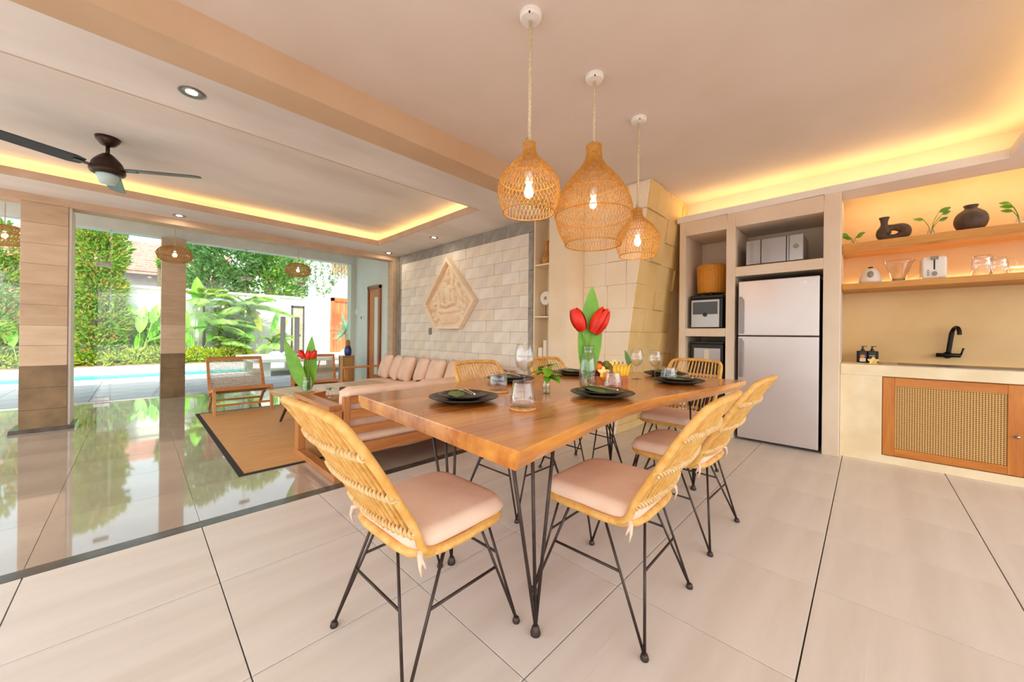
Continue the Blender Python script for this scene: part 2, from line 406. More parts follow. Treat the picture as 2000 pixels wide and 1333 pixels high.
# warm light strips lying on the ledges of the coves
def led(x0, x1, y0, y1, z0, z1, m, label):
    tag(MB().box(x0, x1, y0, y1, z0, z1).build('led_strip', m), label, 'light strip', 'hidden warm light strips in the coves')
led(-2.5, 2.80, 5.74, 5.76, ZL + 0.052, ZL + 0.062, M_LED, 'warm light strip in the garden side of the living room ceiling cove')
led(2.80, 2.82, 3.2, 5.72, ZL + 0.052, ZL + 0.062, M_LED, 'warm light strip in the cove above the sofa wall')
led(4.52, 4.545, -0.72, 1.55, ZS + 0.072, ZS + 0.085, M_LEDK, 'warm light strip in the ceiling cove above the fridge')
led(-2.5, 4.50, -0.86, -0.84, ZS + 0.072, ZS + 0.082, M_LEDK, 'warm light strip in the ceiling cove at the right edge')
led(4.76, 4.78, -1.9, 0.15, ZS + 0.03, ZS + 0.045, M_LEDW, 'warm light strip washing the top of the kitchen wall')
led(5.02, 5.035, -1.9, 0.15, 1.582, 1.592, M_LEDW, 'warm light strip along the back of the lower kitchen shelf')

# ------------------------------------------------------------------ kitchen wall and niche block
struct(MB().box(XK, XK + 0.15, -2.2, 2.4, 0, 2.6).build('wall_kitchen', M_YEL), 'ochre polished plaster kitchen wall')
nb = MB(); D = XN + 0.58
for (y0, y1, z0, z1) in ((1.50, 1.57, 0, ZS), (1.00, 1.085, 0, ZS), (0.172, 0.29, 0, ZS), (1.085, 1.50, 1.075, 1.165), (1.085, 1.50, 2.23, ZS), (0.29, 1.00, 1.71, 1.81), (0.29, 1.00, 2.235, ZS)):
    nb.box(XN, D, y0, y1, z0, z1)
nb.box(D, D + 0.07, 0.172, 1.57, 0, ZS)
struct(nb.build('wall_niche', M_NICHE, bevel=0.004, seg=1), 'beige plaster wall block with built in niches')

struct(MB().box(4.9, 5.2, -4.5, -4.2, 0, 2.97).box(-2.6, -2.3, -4.5, -4.2, 0, 2.97).build('wall_posts', M_CREAM), 'plain cream posts of the added unseen side porch')  # unseen porch, made up so daylight reaches the kitchen without sun patches
# ------------------------------------------------------------------ relief wall: stone courses in a grey frame
wb = MB(); wb.box(XR + 0.012, XR + 0.25, 2.92, 6.36, 0, ZL + 0.02); wb.box(XR + 0.012, XR + 0.25, 6.36, YG + 0.1, 0, 2.8)
rw = struct(wb.build('wall_back', mat('wall_joint', 'd6ccbc', rough=0.8)), 'limestone clad feature wall with grey stone frame')
SY, SZ = 0.31, 0.1525
sm = [MB().box(-0.012, 0.014, -SY / 2 + 0.001, SY / 2 - 0.001, -SZ / 2 + 0.001, SZ / 2 - 0.001).mesh('stone', m, bevel=0.002, seg=1) for m in M_STONE]
hm = [MB().box(-0.012, 0.014, -SY / 4 + 0.001, SY / 4 - 0.001, -SZ / 2 + 0.001, SZ / 2 - 0.001).mesh('stone', m, bevel=0.002, seg=1) for m in M_STONE]
rs = random.Random(3)
YL0, YL1 = 2.99, 6.09
for r in range(16):
    z = 2.33 - SZ * (r + 0.5)
    if z < -0.1: continue
    off = 0 if r % 2 == 0 else SY / 2
    y = YL0
    if off: put('stone', rs.choice(hm), rw, (XR - rs.random() * 0.004, y + SY / 4, z)); y += SY / 2
    while y + SY <= YL1 + 1e-4:
        put('stone', rs.choice(sm), rw, (XR - rs.random() * 0.005, y + SY / 2, z)); y += SY
    if y + SY / 2 <= YL1 + 1e-4: put('stone', rs.choice(hm), rw, (XR - rs.random() * 0.004, y + SY / 4, z))
gb = MB().box(-0.016, 0.02, -0.229, 0.229, -0.079, 0.079).mesh('border_stone', M_GREYST, bevel=0.002, seg=1)
for k in range(7): put('border_stone', gb, rw, (XR, 2.92 + 0.474 * (k + 0.5), 2.41)).scale = (1, 0.474 / 0.46, 1)
gv = MB().box(-0.016, 0.02, -0.034, 0.034, -0.229, 0.229).mesh('border_stone', M_GREYST, bevel=0.002, seg=1)
for k in range(5):
    put('border_stone', gv, rw, (XR, 2.955, 0.233 + 0.466 * k)); put('border_stone', gv, rw, (XR, 6.125, 0.233 + 0.466 * k))
struct(MB().box(XR - 0.03, XR + 0.03, 6.16, 6.21, 0, ZL).build('trim_6', M_GREYST), 'narrow grey stone upright at the end of the feature wall')
struct(MB().box(XR - 0.10, XR + 0.05, 6.24, 6.44, 0, 2.41).build('trim_7', M_COLST[1]), 'tan stone jamb of the veranda opening')
# pale veranda wall with timber door
M_MINT = mat('pale_mint_paint', 'dbe0d8', 'd2d8d0', rough=0.7, scale=2)
struct(MB().box(XR - 0.012, XR + 0.012, 6.44, YG - 0.06, 0, 2.8).build('wall_veranda', M_MINT), 'pale mint painted veranda wall')
dr = struct(MB().box(XR - 0.05, XR - 0.012, 6.86, 6.91, 0, 2.02).box(XR - 0.05, XR - 0.012, 7.37, 7.42, 0, 2.02).box(XR - 0.05, XR - 0.012, 6.86, 7.42, 1.97, 2.04).build('door_1', wood('door_brown', '7a4626', '9c5c30', axis=2)), 'brown timber door at the veranda')
MB().box(XR - 0.03, XR - 0.012, 6.91, 7.37, 0, 1.97).build('door_leaf', wood('door_orange', 'a85a28', 'c77c3d', axis=2), dr)
MB().box(XR - 0.034, XR - 0.03, 6.98, 7.12, 0.25, 1.8).build('frosted_pane', mat('frosted_pane', 'd5d8cf', rough=0.3), dr)
# white post at the end of the glass front
struct(MB().box(XR - 0.11, XR - 0.012, YG - 0.10, YG + 0.1, 0, 2.58).build('trim_8', mat('sage_post', 'cfd6c8', rough=0.5)), 'pale sage post closing the garden glass')

# ------------------------------------------------------------------ shelf alcove, pier, panelled wall
ab = MB(); ab.box(XR + 0.24, XR + 0.34, 2.62, 2.95, 0, ZL); ab.box(XR, XR + 0.3, 2.895, 2.92, 0, ZL)
struct(ab.build('wall_alcove', M_CREAM), 'cream plaster back of the narrow shelf alcove')
struct(MB().box(XR - 0.05, 3.66, 2.375, 2.645, 0, ZD).build('wall_pier', M_CREAM, bevel=0.003, seg=1), 'cream plaster pier beside the shelf alcove')
XP = 3.64
def yedge(z): return 1.83 - 0.235 * (z - 0.85) / 1.75     # the free edge leans with height
pw = MB()
v = [(XP, 2.38, 0), (XP, yedge(0) + 0.01, 0), (XP, yedge(ZD) + 0.01, ZD), (XP, 2.38, ZD), (5.1, 2.38, 0), (5.1, yedge(0) + 0.01, 0), (5.1, yedge(ZD) + 0.01, ZD), (5.1, 2.38, ZD)]
pw.add(v, [(0, 1, 2, 3), (1, 5, 6, 2), (5, 4, 7, 6), (4, 0, 3, 7), (0, 4, 5, 1), (3, 2, 6, 7)])
pw = struct(pw.build('wall_panelled', M_BLOCK), 'wall clad in square relief blocks with a leaning free edge')
PZ = 0.255
rp = random.Random(11)
zs = [0.86 + PZ * k for k in range(-4, 8)]
for z0 in zs:                      # front face, blocks stand 0 to 4 cm proud
    z1 = z0 + PZ
    if z1 < 0.02 or z0 > ZD: continue
    z0c = max(0.0, z0); z1c = min(ZD, z1)
    cuts = [2.375, 2.085 + rp.choice((0, 0.02, -0.02)), 1.84]
    cuts = [c_ for c_ in cuts if c_ > yedge(z0c) + 0.06]
    cuts.append(None)
    for a in range(len(cuts) - 1):
        ya = cuts[a]; d = rp.choice((0.006, 0.012, 0.02, 0.03)); g = 0.002
        yb0 = cuts[a + 1] if cuts[a + 1] else yedge(z0c); yb1 = cuts[a + 1] if cuts[a + 1] else yedge(z1c)
        q = MB(); w = [(XP - d, ya - g, z0c + g), (XP - d, yb0 + g, z0c + g), (XP - d, yb1 + g, z1c - g), (XP - d, ya - g, z1c - g)]
        w += [(XP + 0.01, b_, c_) for (_, b_, c_) in w]
        q.add(w, [(0, 1, 2, 3), (7, 6, 5, 4), (0, 4, 5, 1), (1, 5, 6, 2), (2, 6, 7, 3), (3, 7, 4, 0)])
        q.build('relief_block', M_BLOCK, pw, bevel=0.002, seg=1)
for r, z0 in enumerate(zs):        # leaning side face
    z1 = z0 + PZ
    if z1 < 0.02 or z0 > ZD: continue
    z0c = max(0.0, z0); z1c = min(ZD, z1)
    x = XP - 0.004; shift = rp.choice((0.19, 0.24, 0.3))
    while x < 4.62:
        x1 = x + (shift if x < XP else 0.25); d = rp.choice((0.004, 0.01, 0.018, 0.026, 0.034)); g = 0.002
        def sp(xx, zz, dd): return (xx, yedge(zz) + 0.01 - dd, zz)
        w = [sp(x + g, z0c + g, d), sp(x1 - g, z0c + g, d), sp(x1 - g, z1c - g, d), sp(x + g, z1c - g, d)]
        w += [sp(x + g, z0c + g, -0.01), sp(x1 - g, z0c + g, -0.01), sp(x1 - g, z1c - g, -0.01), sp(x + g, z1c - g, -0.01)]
        MB().add(w, [(3, 2, 1, 0), (4, 5, 6, 7), (1, 5, 4, 0), (2, 6, 5, 1), (3, 7, 6, 2), (0, 4, 7, 3)]).build('relief_block', M_BLOCK_SHADE, pw, bevel=0.002, seg=1)
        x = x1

# ------------------------------------------------------------------ columns
def column(x0, x1, y0, y1, ztop, zsplit, label, n, plinth):
    t = thing('stone_column', label, 'column', ((x0 + x1) / 2, (y0 + y1) / 2, 0), 0, 'stone columns along the veranda')
    hw, hd = (x1 - x0) / 2, (y1 - y0) / 2
    MB().box(-hw + 0.006, hw - 0.006, -hd + 0.006, hd - 0.006, 0, ztop).build('core', M_GREYST, t)
    h = (ztop - zsplit) / n
    for k in range(n):
        MB().box(-hw, hw, -hd, hd, zsplit + k * h + 0.001, zsplit + (k + 1) * h - 0.001).build('stone', M_COLST[(k * 2 + k // 3) % 3], t, bevel=0.002, seg=1)
    hh = zsplit / 3
    for k in range(3):
        MB().box(-hw - 0.002, hw + 0.002, -hd - 0.002, hd + 0.002, k * hh + 0.001, (k + 1) * hh - 0.001).build('base_stone', M_COLDK, t, bevel=0.002, seg=1)
    if plinth:
        MB().prism([(-hd - 0.07, 0), (hd + 0.07, 0), (hd + 0.02, 0.035), (-hd - 0.02, 0.035)], -hw - 0.06, hw + 0.06, 'x').build('skirting', M_DARKSTONE, t)
        MB().box(hw + 0.002, hw + 0.02, -hd + 0.02, hd + 0.02, 0.0, 2.41).build('white_trim', M_WHT, t)
    return t
column(-0.845, -0.53, YB + 0.005, YB + 0.36, 2.41, 0.69, 'wide tan stone column with brown base and dark skirting in the left foreground', 8, True)
column(0.265, 0.555, YG - 0.15, YG + 0.12, 2.58, 0.71, 'slimmer tan stone column with brown base beside the garden glass', 8, False)
# ------------------------------------------------------------------ frameless garden glass with patch fittings
def pane(x0, x1, z0, z1, parent): MB().box(x0 + 0.003, x1 - 0.003, YG + 0.01, YG + 0.02, z0, z1).build('pane', M_GLASS, parent)
def glazing(name, label, spans, zt=2.06):
    w = struct(MB().box(spans[0][0], spans[-1][1], YG, YG + 0.03, 0.0, 0.012).build(name, M_CHROME), label)
    for a, b in spans:
        pane(a, b, 0.02, zt, w); pane(a, b, zt + 0.006, 2.58, w)
    return w
w1 = glazing('window_1', 'frameless garden glass between the two stone columns', [(-2.85, -1.55), (-1.55, -0.28), (-0.28, 0.265)])
w2 = glazing('window_2', 'frameless garden glass right of the slim stone column', [(0.555, 1.38), (1.38, 2.32), (2.32, 3.26)])
def patch(x, z, par, w=0.16, h=0.055):
    MB().box(x - w / 2, x + w / 2, YG - 0.012, YG + 0.042, z - h / 2, z + h / 2).build('patch_fitting', M_CHROME, par, bevel=0.003, seg=1)
for x, z, p in ((-0.36, 2.06, w1), (-0.36, 0.045, w1), (-1.55, 2.06, w1), (-1.5, 0.045, w1), (1.40, 2.06, w2), (2.30, 2.06, w2), (1.40, 0.045, w2), (2.30, 0.045, w2)): patch(x, z, p)
for x, p in ((-0.28, w1), (1.38, w2)): MB().box(x - 0.006, x + 0.006, YG - 0.1, YG + 0.02, 0.02, 2.58).build('glass_fin', M_GLASS, p)
# ------------------------------------------------------------------ dining table
M_TBL = wood('suar_slab', 'a5541a', 'e39d48', axis=0, scale=5.0, rough=0.2, coat=0.5)
M_RATT = mat('rattan', 'd69c48', 'e3b76a', rough=0.5, scale=30, stretch=(1, 1, 1), bump=0.1, bscale=90)
M_RATD = mat('rattan_binding', 'cfa25e', 'e3c692', rough=0.6, scale=60)
M_PINK = mat('dusty_pink_cotton', 'e6c3a8', 'eed1b9', rough=0.9, scale=5, bump=0.35, bscale=14, bdist=0.006)
M_STEEL = mat('dark_iron_rod', '3b2f2a', '4a3b34', rough=0.4, metal=0.5, scale=30)
ZT = 0.76
def smooth_line(pts, n):
    """Catmull-Rom through 2-D or 3-D points"""
    pts = [Vector(p) for p in pts]; out = []
    for i in range(len(pts) - 1):
        p0 = pts[max(i - 1, 0)]; p1 = pts[i]; p2 = pts[i + 1]; p3 = pts[min(i + 2, len(pts) - 1)]
        for k in range(n):
            t = k / n
            out.append(0.5 * ((2 * p1) + (p2 - p0) * t + (2 * p0 - 5 * p1 + 4 * p2 - p3) * t * t + (3 * p1 - p0 - 3 * p2 + p3) * t ** 3))
    out.append(pts[-1]); return out
TC = Vector((1.88, 1.24, 0))
tbl = thing('dining_table', 'long live edge wooden slab dining table on black hairpin legs', 'table', TC)
near = smooth_line([(0.71, 0.655), (0.9, 0.685), (1.15, 0.72), (1.36, 0.745), (1.62, 0.76), (1.9, 0.745), (2.2, 0.70), (2.6, 0.65), (3.04, 0.615)], 5)
far = smooth_line([(3.02, 1.86), (2.6, 1.90), (2.1, 1.885), (1.6, 1.92), (1.1, 1.86), (0.775, 1.825)], 5)
tw = [(p.x - TC.x, p.y - TC.y) for p in near + far]
def inset(poly, d): return [(x + (d if x < 0 else -d) * 0.2, y + (d if y < 0 else -d)) for x, y in poly]
tt = MB(); n = len(tw); rings = []
for z, d in ((ZT, 0.004), (ZT - 0.004, 0.0), (ZT - 0.03, 0.004), (ZT - 0.058, 0.022)):
    rings += [(x, y, z) for x, y in inset(tw, d)]
fs = [tuple(range(n)), tuple(reversed(range(3 * n, 4 * n)))]
for k in range(3): fs += [(k * n + i, k * n + (i + 1) % n, (k + 1) * n + (i + 1) % n, (k + 1) * n + i) for i in range(n)]
tt.add(rings, fs).build('table_top', M_TBL, tbl)
def hairpin(foot, tops):
    f = Vector(foot) - TC; m = MB()
    for tp in tops: m.tube([Vector((f.x, f.y, 0.03)) + (Vector(tp) - TC - f) * 0.0, Vector(tp) - TC], 0.0065, 8)
    lg = m.build('leg', M_STEEL, tbl, smooth=True)
    MB().lathe([(0.018, 0), (0.019, 0.008), (0.012, 0.03), (0.007, 0.035)], 12, (f.x, f.y, 0)).build('foot_cap', M_STEEL, lg, smooth=True)
hairpin((1.00, 0.84, 0), [(0.87, 0.85, 0.705), (0.96, 0.83, 0.705), (1.06, 0.81, 0.705)])
hairpin((1.03, 1.38, 0), [(0.96, 1.47, 0.705), (1.03, 1.45, 0.705), (1.08, 1.42, 0.705)])
hairpin((2.72, 0.86, 0), [(2.66, 0.80, 0.705), (2.74, 0.90, 0.705), (2.82, 0.80, 0.705)])
hairpin((2.72, 1.50, 0), [(2.66, 1.56, 0.705), (2.74, 1.46, 0.705), (2.82, 1.58, 0.705)])

# ------------------------------------------------------------------ rattan dining chair (faces local +y)
def back_y(z): return -0.155 - 0.265 * ((z - 0.41) / 0.45) ** 1.05 if z > 0.41 else -0.155
def half_w(z): return 0.197 + 0.02 * math.sin(min(1, max(0, (z - 0.41) / 0.45)) * PI)
def make_chair(label):
    t = thing('rattan_chair', label, 'chair', (0, 0, 0), 0, 'rattan chairs around the dining table')
    rim = []
    for k in range(28):
        a = 2 * PI * k / 28; ca, sa = math.cos(a), math.sin(a)
        s = (abs(ca) ** 5 + abs(sa) ** 5) ** (-1 / 5); rim.append((0.213 * ca * s, 0.02 + 0.197 * sa * s, 0.405 + (0.004 if sa > 0 else 0)))
    MB().tube(rim, 0.0145, 8, closed=True).build('seat_rim', M_RATT, t, smooth=True)
    side = [(0.205, -0.10, 0.405), (0.209, -0.15, 0.425), (0.213, back_y(0.5) + 0.02, 0.5), (0.217, back_y(0.6) + 0.02, 0.6), (0.218, back_y(0.72) + 0.02, 0.72), (0.214, back_y(0.80) + 0.016, 0.80), (0.204, back_y(0.836) + 0.012, 0.836), (0.18, back_y(0.857) + 0.006, 0.857), (0.1, back_y(0.865), 0.865), (0.0, back_y(0.868) - 0.006, 0.868)]
    loop = side + [(-x, y, z) for x, y, z in reversed(side[:-1])]
    MB().tube(smooth_line(loop, 3), 0.0135, 8).build('back_rim', M_RATT, t, smooth=True)
    for k in range(15):
        u = -0.93 + 1.86 * k / 14
        pts = []
        for y in (0.205, 0.14, 0.05, -0.05): pts.append((u * 0.2, y - (0.03 * abs(u) ** 6 if y > 0.1 else 0), 0.405 - 0.018 * (1 - abs((y - 0.08) / 0.13) ** 2 if abs(y - 0.08) < 0.13 else 0)))
        ztop = 0.862 - 0.03 * max(0, abs(u) - 0.7) / 0.23
        for z in (0.40, 0.43, 0.5, 0.6, 0.72, 0.8, ztop):
            zz = min(z, ztop); b = 0.028 * (1 - u * u)
            yy = back_y(zz) + 0.02 - b if z > 0.405 else -0.12
            pts.append((u * half_w(zz) * 1.03, yy, zz))
        MB().tube(smooth_line(pts, 2), 0.0058 if k % 2 else 0.0066, 5).build('cane', M_RATT, t, smooth=True)
    for z in (0.745, 0.615, 0.485):
        w = half_w(z) * 1.06; N_ = 130; bd = MB()
        for ph in (0.0, PI):
            pts = []
            for k in range(N_ + 1):
                u = -1 + 2 * k / N_; a = ph + k / N_ * 2 * PI * 13
                pts.append((u * w, back_y(z) + 0.02 - 0.028 * (1 - u * u) - 0.008 + 0.008 * math.cos(a), z + 0.0075 * math.sin(a)))
            bd.tube(pts, 0.0062, 5)
        bd.build('binding', M_RATD, t, smooth=True)
    cu = slab(0.43, 0.41, 0.068, 22, p=14, q=0.22, puff=0.012).xf(T(0, 0.022, 0.402)).build('seat_cushion', M_PINK, t, smooth=True)
    for sx in (-1, 1):
        MB().tube([(sx * 0.195, -0.15, 0.43), (sx * 0.222, -0.172, 0.42), (sx * 0.228, -0.176, 0.392), (sx * 0.224, -0.168, 0.36)], [0.008, 0.009, 0.005, 0.0025], 6).tube([(sx * 0.222, -0.172, 0.42), (sx * 0.234, -0.16, 0.385)], [0.007, 0.0025], 6).build('cushion_tie', M_PINK, cu, smooth=True)
    for sx in (-1, 1):
        for sy in (-1, 1):
            ft = Vector((sx * 0.235, 0.005 + sy * 0.235, 0.012)); a = Vector((sx * 0.19, 0.02 + sy * 0.075, 0.395)); b = Vector((sx * 0.085, 0.02 + sy * 0.185, 0.395))
            lg = MB().tube([ft, a], 0.0055, 6).tube([ft, b], 0.0055, 6).build('leg', M_STEEL, t, smooth=True)
            MB().lathe([(0.013, 0), (0.0145, 0.006), (0.011, 0.018), (0.006, 0.022)], 10, (ft.x, ft.y, 0)).build('foot_cap', M_STEEL, lg, smooth=True)
    def rod(sx, sy, which, f=0.58):
        ft = Vector((sx * 0.235, 0.005 + sy * 0.235, 0.012)); tp = Vector((sx * 0.19, 0.02 + sy * 0.075, 0.395)) if which == 0 else Vector((sx * 0.085, 0.02 + sy * 0.185, 0.395))
        return ft.lerp(tp, f)
    for sx in (-1, 1): MB().tube([rod(sx, -1, 0), rod(sx, 1, 0)], 0.005, 6).build('stretcher', M_STEEL, t, smooth=True)
    for sy in (-1, 1): MB().tube([rod(-1, sy, 1), rod(1, sy, 1)], 0.005, 6).build('stretcher', M_STEEL, t, smooth=True)
    return t
ch = make_chair('rattan dining chair with pink cushion at the near head of the table')
ch.location = (0.745, 1.155, 0); ch.rotation_euler = (0, 0, -PI / 2 + 0.03)
dup(ch, (1.405, 0.755, 0), 0.03, 'rattan dining chair with pink cushion in the right foreground, its back to us')
dup(ch, (2.20, 0.765, 0), -0.02, 'rattan dining chair on the near side of the table closest to the fridge')
dup(ch, (1.75, 1.66, 0), PI, 'rattan dining chair on the far side of the table in front of the pink sofa')
dup(ch, (2.50, 1.64, 0), PI - 0.05, 'rattan dining chair on the far side of the table in front of the cream pier')
dup(ch, (3.00, 1.09, 0), PI / 2 - 0.05, 'rattan dining chair at the far head of the table by the niche block')

# ------------------------------------------------------------------ woven pendant lamps over the table
M_WICK = mat('pale_wicker', 'c08230', 'd09c45', rough=0.55, scale=40)
M_ROPE = mat('jute_rope', 'c9b48e', 'e3d3b4', rough=0.9, scale=120, stretch=(1, 1, 0.6), bump=0.5, bscale=200)
M_BULB = emit('filament_bulb', (1.0, 0.64, 0.28, 1), 85.0)
M_BRASS = mat('brass_ring', 'b89c63', rough=0.3, metal=1.0)
def prof_r(prof, t):
    x = t * (len(prof) - 1); i = min(int(x), len(prof) - 2); f = x - i
    a, b = prof[i], prof[i + 1]; return (a[0] + (b[0] - a[0]) * f, a[1] + (b[1] - a[1]) * f)
def woven(prof, nst, turns, rad, seg=30, parent=None, m=None, bands=(), name='weave'):
    P = [tuple(p) for p in smooth_line(prof, 6)]
    mb = MB()
    for sgn in (-1, 1):
        for k in range(nst):
            pts = []
            for i in range(seg + 1):
                r, z = prof_r(P, i / seg); a = 2 * PI * (k / nst + sgn * turns * i / seg) + (0.02 if sgn > 0 else 0)
                rr = r + 0.0012 * sgn * (1 if (i + k) % 2 else -1)
                pts.append((rr * math.cos(a), rr * math.sin(a), z))
            mb.tube(pts, rad, 3, cap=False)
    o = mb.build(name, m or M_WICK, parent, kind='stuff')
    for tb_ in bands:
        r, z = prof_r(P, tb_); MB().tube([(r * 1.01 * math.cos(2 * PI * j / 40), r * 1.01 * math.sin(2 * PI * j / 40), z) for j in range(40)], rad * 2.2, 6, closed=True).build('band', m or M_WICK, parent, smooth=True)
    return o
def pendant(x, y, ztop, prof, nst, turns, rad, label, bands, zb):
    t = thing('pendant_lamp', label, 'lamp', (x, y, ZD), 0, 'woven pendant lamps above the dining table')
    L = [(r, z + ztop - ZD) for r, z in prof]
    cp = MB().lathe([(0.055, 0), (0.055, -0.018), (0.048, -0.03), (0.012, -0.034)], 24).build('canopy', M_WHT, t, smooth=False)
    for a in (0.6, 0.6 + PI): MB().ball((0.046 * math.cos(a), 0.046 * math.sin(a), -0.026), 0.006, 8, 6).build('screw', M_DKMET, cp)
    MB().tube([(0, 0, -0.03), (0.001, 0, (ztop - ZD) * 0.5), (0, 0, ztop - ZD - 0.03)], 0.0088, 8).build('rope', M_ROPE, t, smooth=True)
    MB().tube([(0.022 * math.cos(2 * PI * j / 16), 0.003, ztop - ZD + 0.006 + 0.026 * math.sin(2 * PI * j / 16)) for j in range(16)], 0.002, 5, closed=True).build('hanging_ring', M_BRASS, t)
    woven(L, nst, turns, rad, 30, t, None, bands, 'shade')
    sk = MB().lathe([(0.018, zb - ZD + 0.085), (0.02, zb - ZD + 0.06), (0.02, zb - ZD + 0.035)], 14).build('socket', M_WHT, t, smooth=True)
    MB().lathe([(0.010, 0.035), (0.013, 0.02), (0.021, -0.002), (0.023, -0.018), (0.017, -0.034), (0.005, -0.042)], 16, (0, 0, zb - ZD)).build('bulb', M_BULB, t, smooth=True)
    return t
PS = [(0.03, 0.0), (0.036, -0.05), (0.062, -0.085), (0.112, -0.135), (0.146, -0.19), (0.155, -0.235), (0.147, -0.285), (0.127, -0.345)]
PB = [(0.045, 0.0), (0.05, -0.075), (0.078, -0.13), (0.142, -0.205), (0.200, -0.29), (0.230, -0.375), (0.234, -0.43), (0.216, -0.51), (0.168, -0.61)]
pendant(1.365, 1.22, 2.03, PS, 42, 0.16, 0.0015, 'small woven onion shaped pendant lamp nearest to us, leftmost of the three', (0.0, 0.55, 1.0), 1.80)
pendant(1.965, 1.22, 2.245, PB, 64, 0.15, 0.0018, 'big woven onion shaped pendant lamp in the middle of the three', (0.0, 0.52, 0.76, 1.0), 1.90)
pendant(2.575, 1.22, 2.01, PS, 42, 0.16, 0.0015, 'small woven onion shaped pendant lamp farthest away, in front of the leaning block wall', (0.0, 0.55, 1.0), 1.78)
# ------------------------------------------------------------------ things on the dining table
M_PLATE = mat('black_stoneware', '2b2622', '38312b', rough=0.35, scale=14)
M_CLEAR = thinglass('drinking_glass', 'ffffff', 0.03, 0.62)
M_WATER = thinglass('vase_water', 'f3f8f0', 0.04, 0.3)
M_LEAFG = mat('banana_leaf', '3f6a24', '5c8a2f', rough=0.4, scale=9)
M_LEAFL = mat('fresh_leaf', '5c9a18', '7ab326', rough=0.35, scale=7, sub=0.0)
M_FORK = mat('polished_cutlery', 'd8cfc0', rough=0.2, metal=1.0)
M_COAST = mat('woven_coaster', 'c98f4f', 'dcae72', rough=0.8, scale=70, bump=0.6, bscale=90)
def leaf_mesh(L, w, curl=0.15, n=8, tip=1.0, fold=0.12):
    """blade along +y from the origin, arching down; a real double-curved surface"""
    mb = MB()
    def fn(a, b):
        v = b; u = 2 * a - 1
        ww = w * 0.5 * (math.sin(PI * min(1, v * 0.97 + 0.02) ** 0.85)) ** 0.8
        return (u * ww, v * L, -curl * L * v * v + fold * abs(u) * ww)
    mb.grid(fn, 4, n); return mb
def plate_set(p, label, rz):
    t = thing('dinner_plate', label, 'plate', (p.x, p.y, ZT), rz, 'black dinner plates laid on the table')
    MB().lathe([(0.075, 0.0), (0.085, 0.004), (0.125, 0.016), (0.14, 0.023), (0.138, 0.026), (0.12, 0.019), (0.08, 0.010), (0.01, 0.009)], 40).build('plate', M_PLATE, t, smooth=True); t.scale = (1.15, 1.15, 1.05)
    s = thing('side_plate', label.replace('large black dinner plate', 'small black plate stacked'), 'plate', (p.x, p.y, ZT + 0.0135), rz, 'small black plates on top')
    MB().lathe([(0.06, 0.0), (0.07, 0.004), (0.098, 0.016), (0.106, 0.021), (0.104, 0.024), (0.09, 0.018), (0.06, 0.009), (0.01, 0.008)], 36).build('plate', M_PLATE, s, smooth=True); s.scale = (1.12, 1.12, 1.0)
    a = math.radians(35)
    M4 = T(p.x - 0.085, p.y - 0.06, ZT + 0.036) @ RZ(-a)
    lf = leaf_mesh(0.225, 0.075, 0.02, 8, fold=0.05); lf.xf(RZ(0)).build('leaf_mat', M_LEAFG, None, smooth=True)
    o = bpy.data.objects[-1] if False else COL.objects[-1]
    o.matrix_world = M4; tag(o, label.replace('large black dinner plate', 'green folded leaf on the plate'), 'leaf', 'green leaves on the plates')
    fk = thing('fork', label.replace('large black dinner plate', 'steel fork on the plate'), 'fork', (p.x, p.y, ZT + 0.046), -a + 0.35, 'forks on the plates')
    MB().bar((0, -0.085, 0), (0, 0.03, 0.002), 0.006, 0.0025).build('handle', M_FORK, fk)
    MB().box(-0.011, 0.011, 0.028, 0.05, 0.0, 0.0025).build('neck', M_FORK, fk)
    for k in range(4): MB().bar((-0.0095 + k * 0.0063, 0.048, 0.001), (-0.0095 + k * 0.0063, 0.085, 0.006), 0.0028, 0.002).build('tine', M_FORK, fk)
    kn = thing('table_knife', label.replace('large black dinner plate', 'steel knife on the plate'), 'knife', (p.x + 0.02, p.y - 0.012, ZT + 0.046), -a + 0.2, 'knives on the plates')
    MB().bar((0, -0.09, 0), (0, 0.0, 0), 0.009, 0.005).build('handle', M_FORK, kn)
    MB().prism([(-0.006, 0.0), (0.006, 0.0), (0.007, 0.07), (0.002, 0.095), (-0.006, 0.09)], 0, 0.0018).build('blade', M_FORK, kn)
P1, P2, P3, P4, P5, P6 = fz(906, 784, ZT), fz(1176, 775, ZT), fz(1325, 749, ZT), fz(1000, 745, ZT), fz(1124, 733, ZT), fz(1308, 734, ZT)
plate_set(P1, 'large black dinner plate nearest to us at the near table head', 0.2)
plate_set(P2, 'large black dinner plate on the near side beside the flower vase', 0.5)
plate_set(P3, 'large black dinner plate on the near side closest to the fridge', 0.6)
plate_set(Vector((1.74, 1.70, 0)), 'large black dinner plate on the far side behind the wine glass', 1.2)
plate_set(Vector((2.40, 1.66, 0)), 'large black dinner plate on the far side behind the flower vase', 0.9)
plate_set(Vector((2.885, 1.13, 0)), 'large black dinner plate at the far head of the table', 0.3)
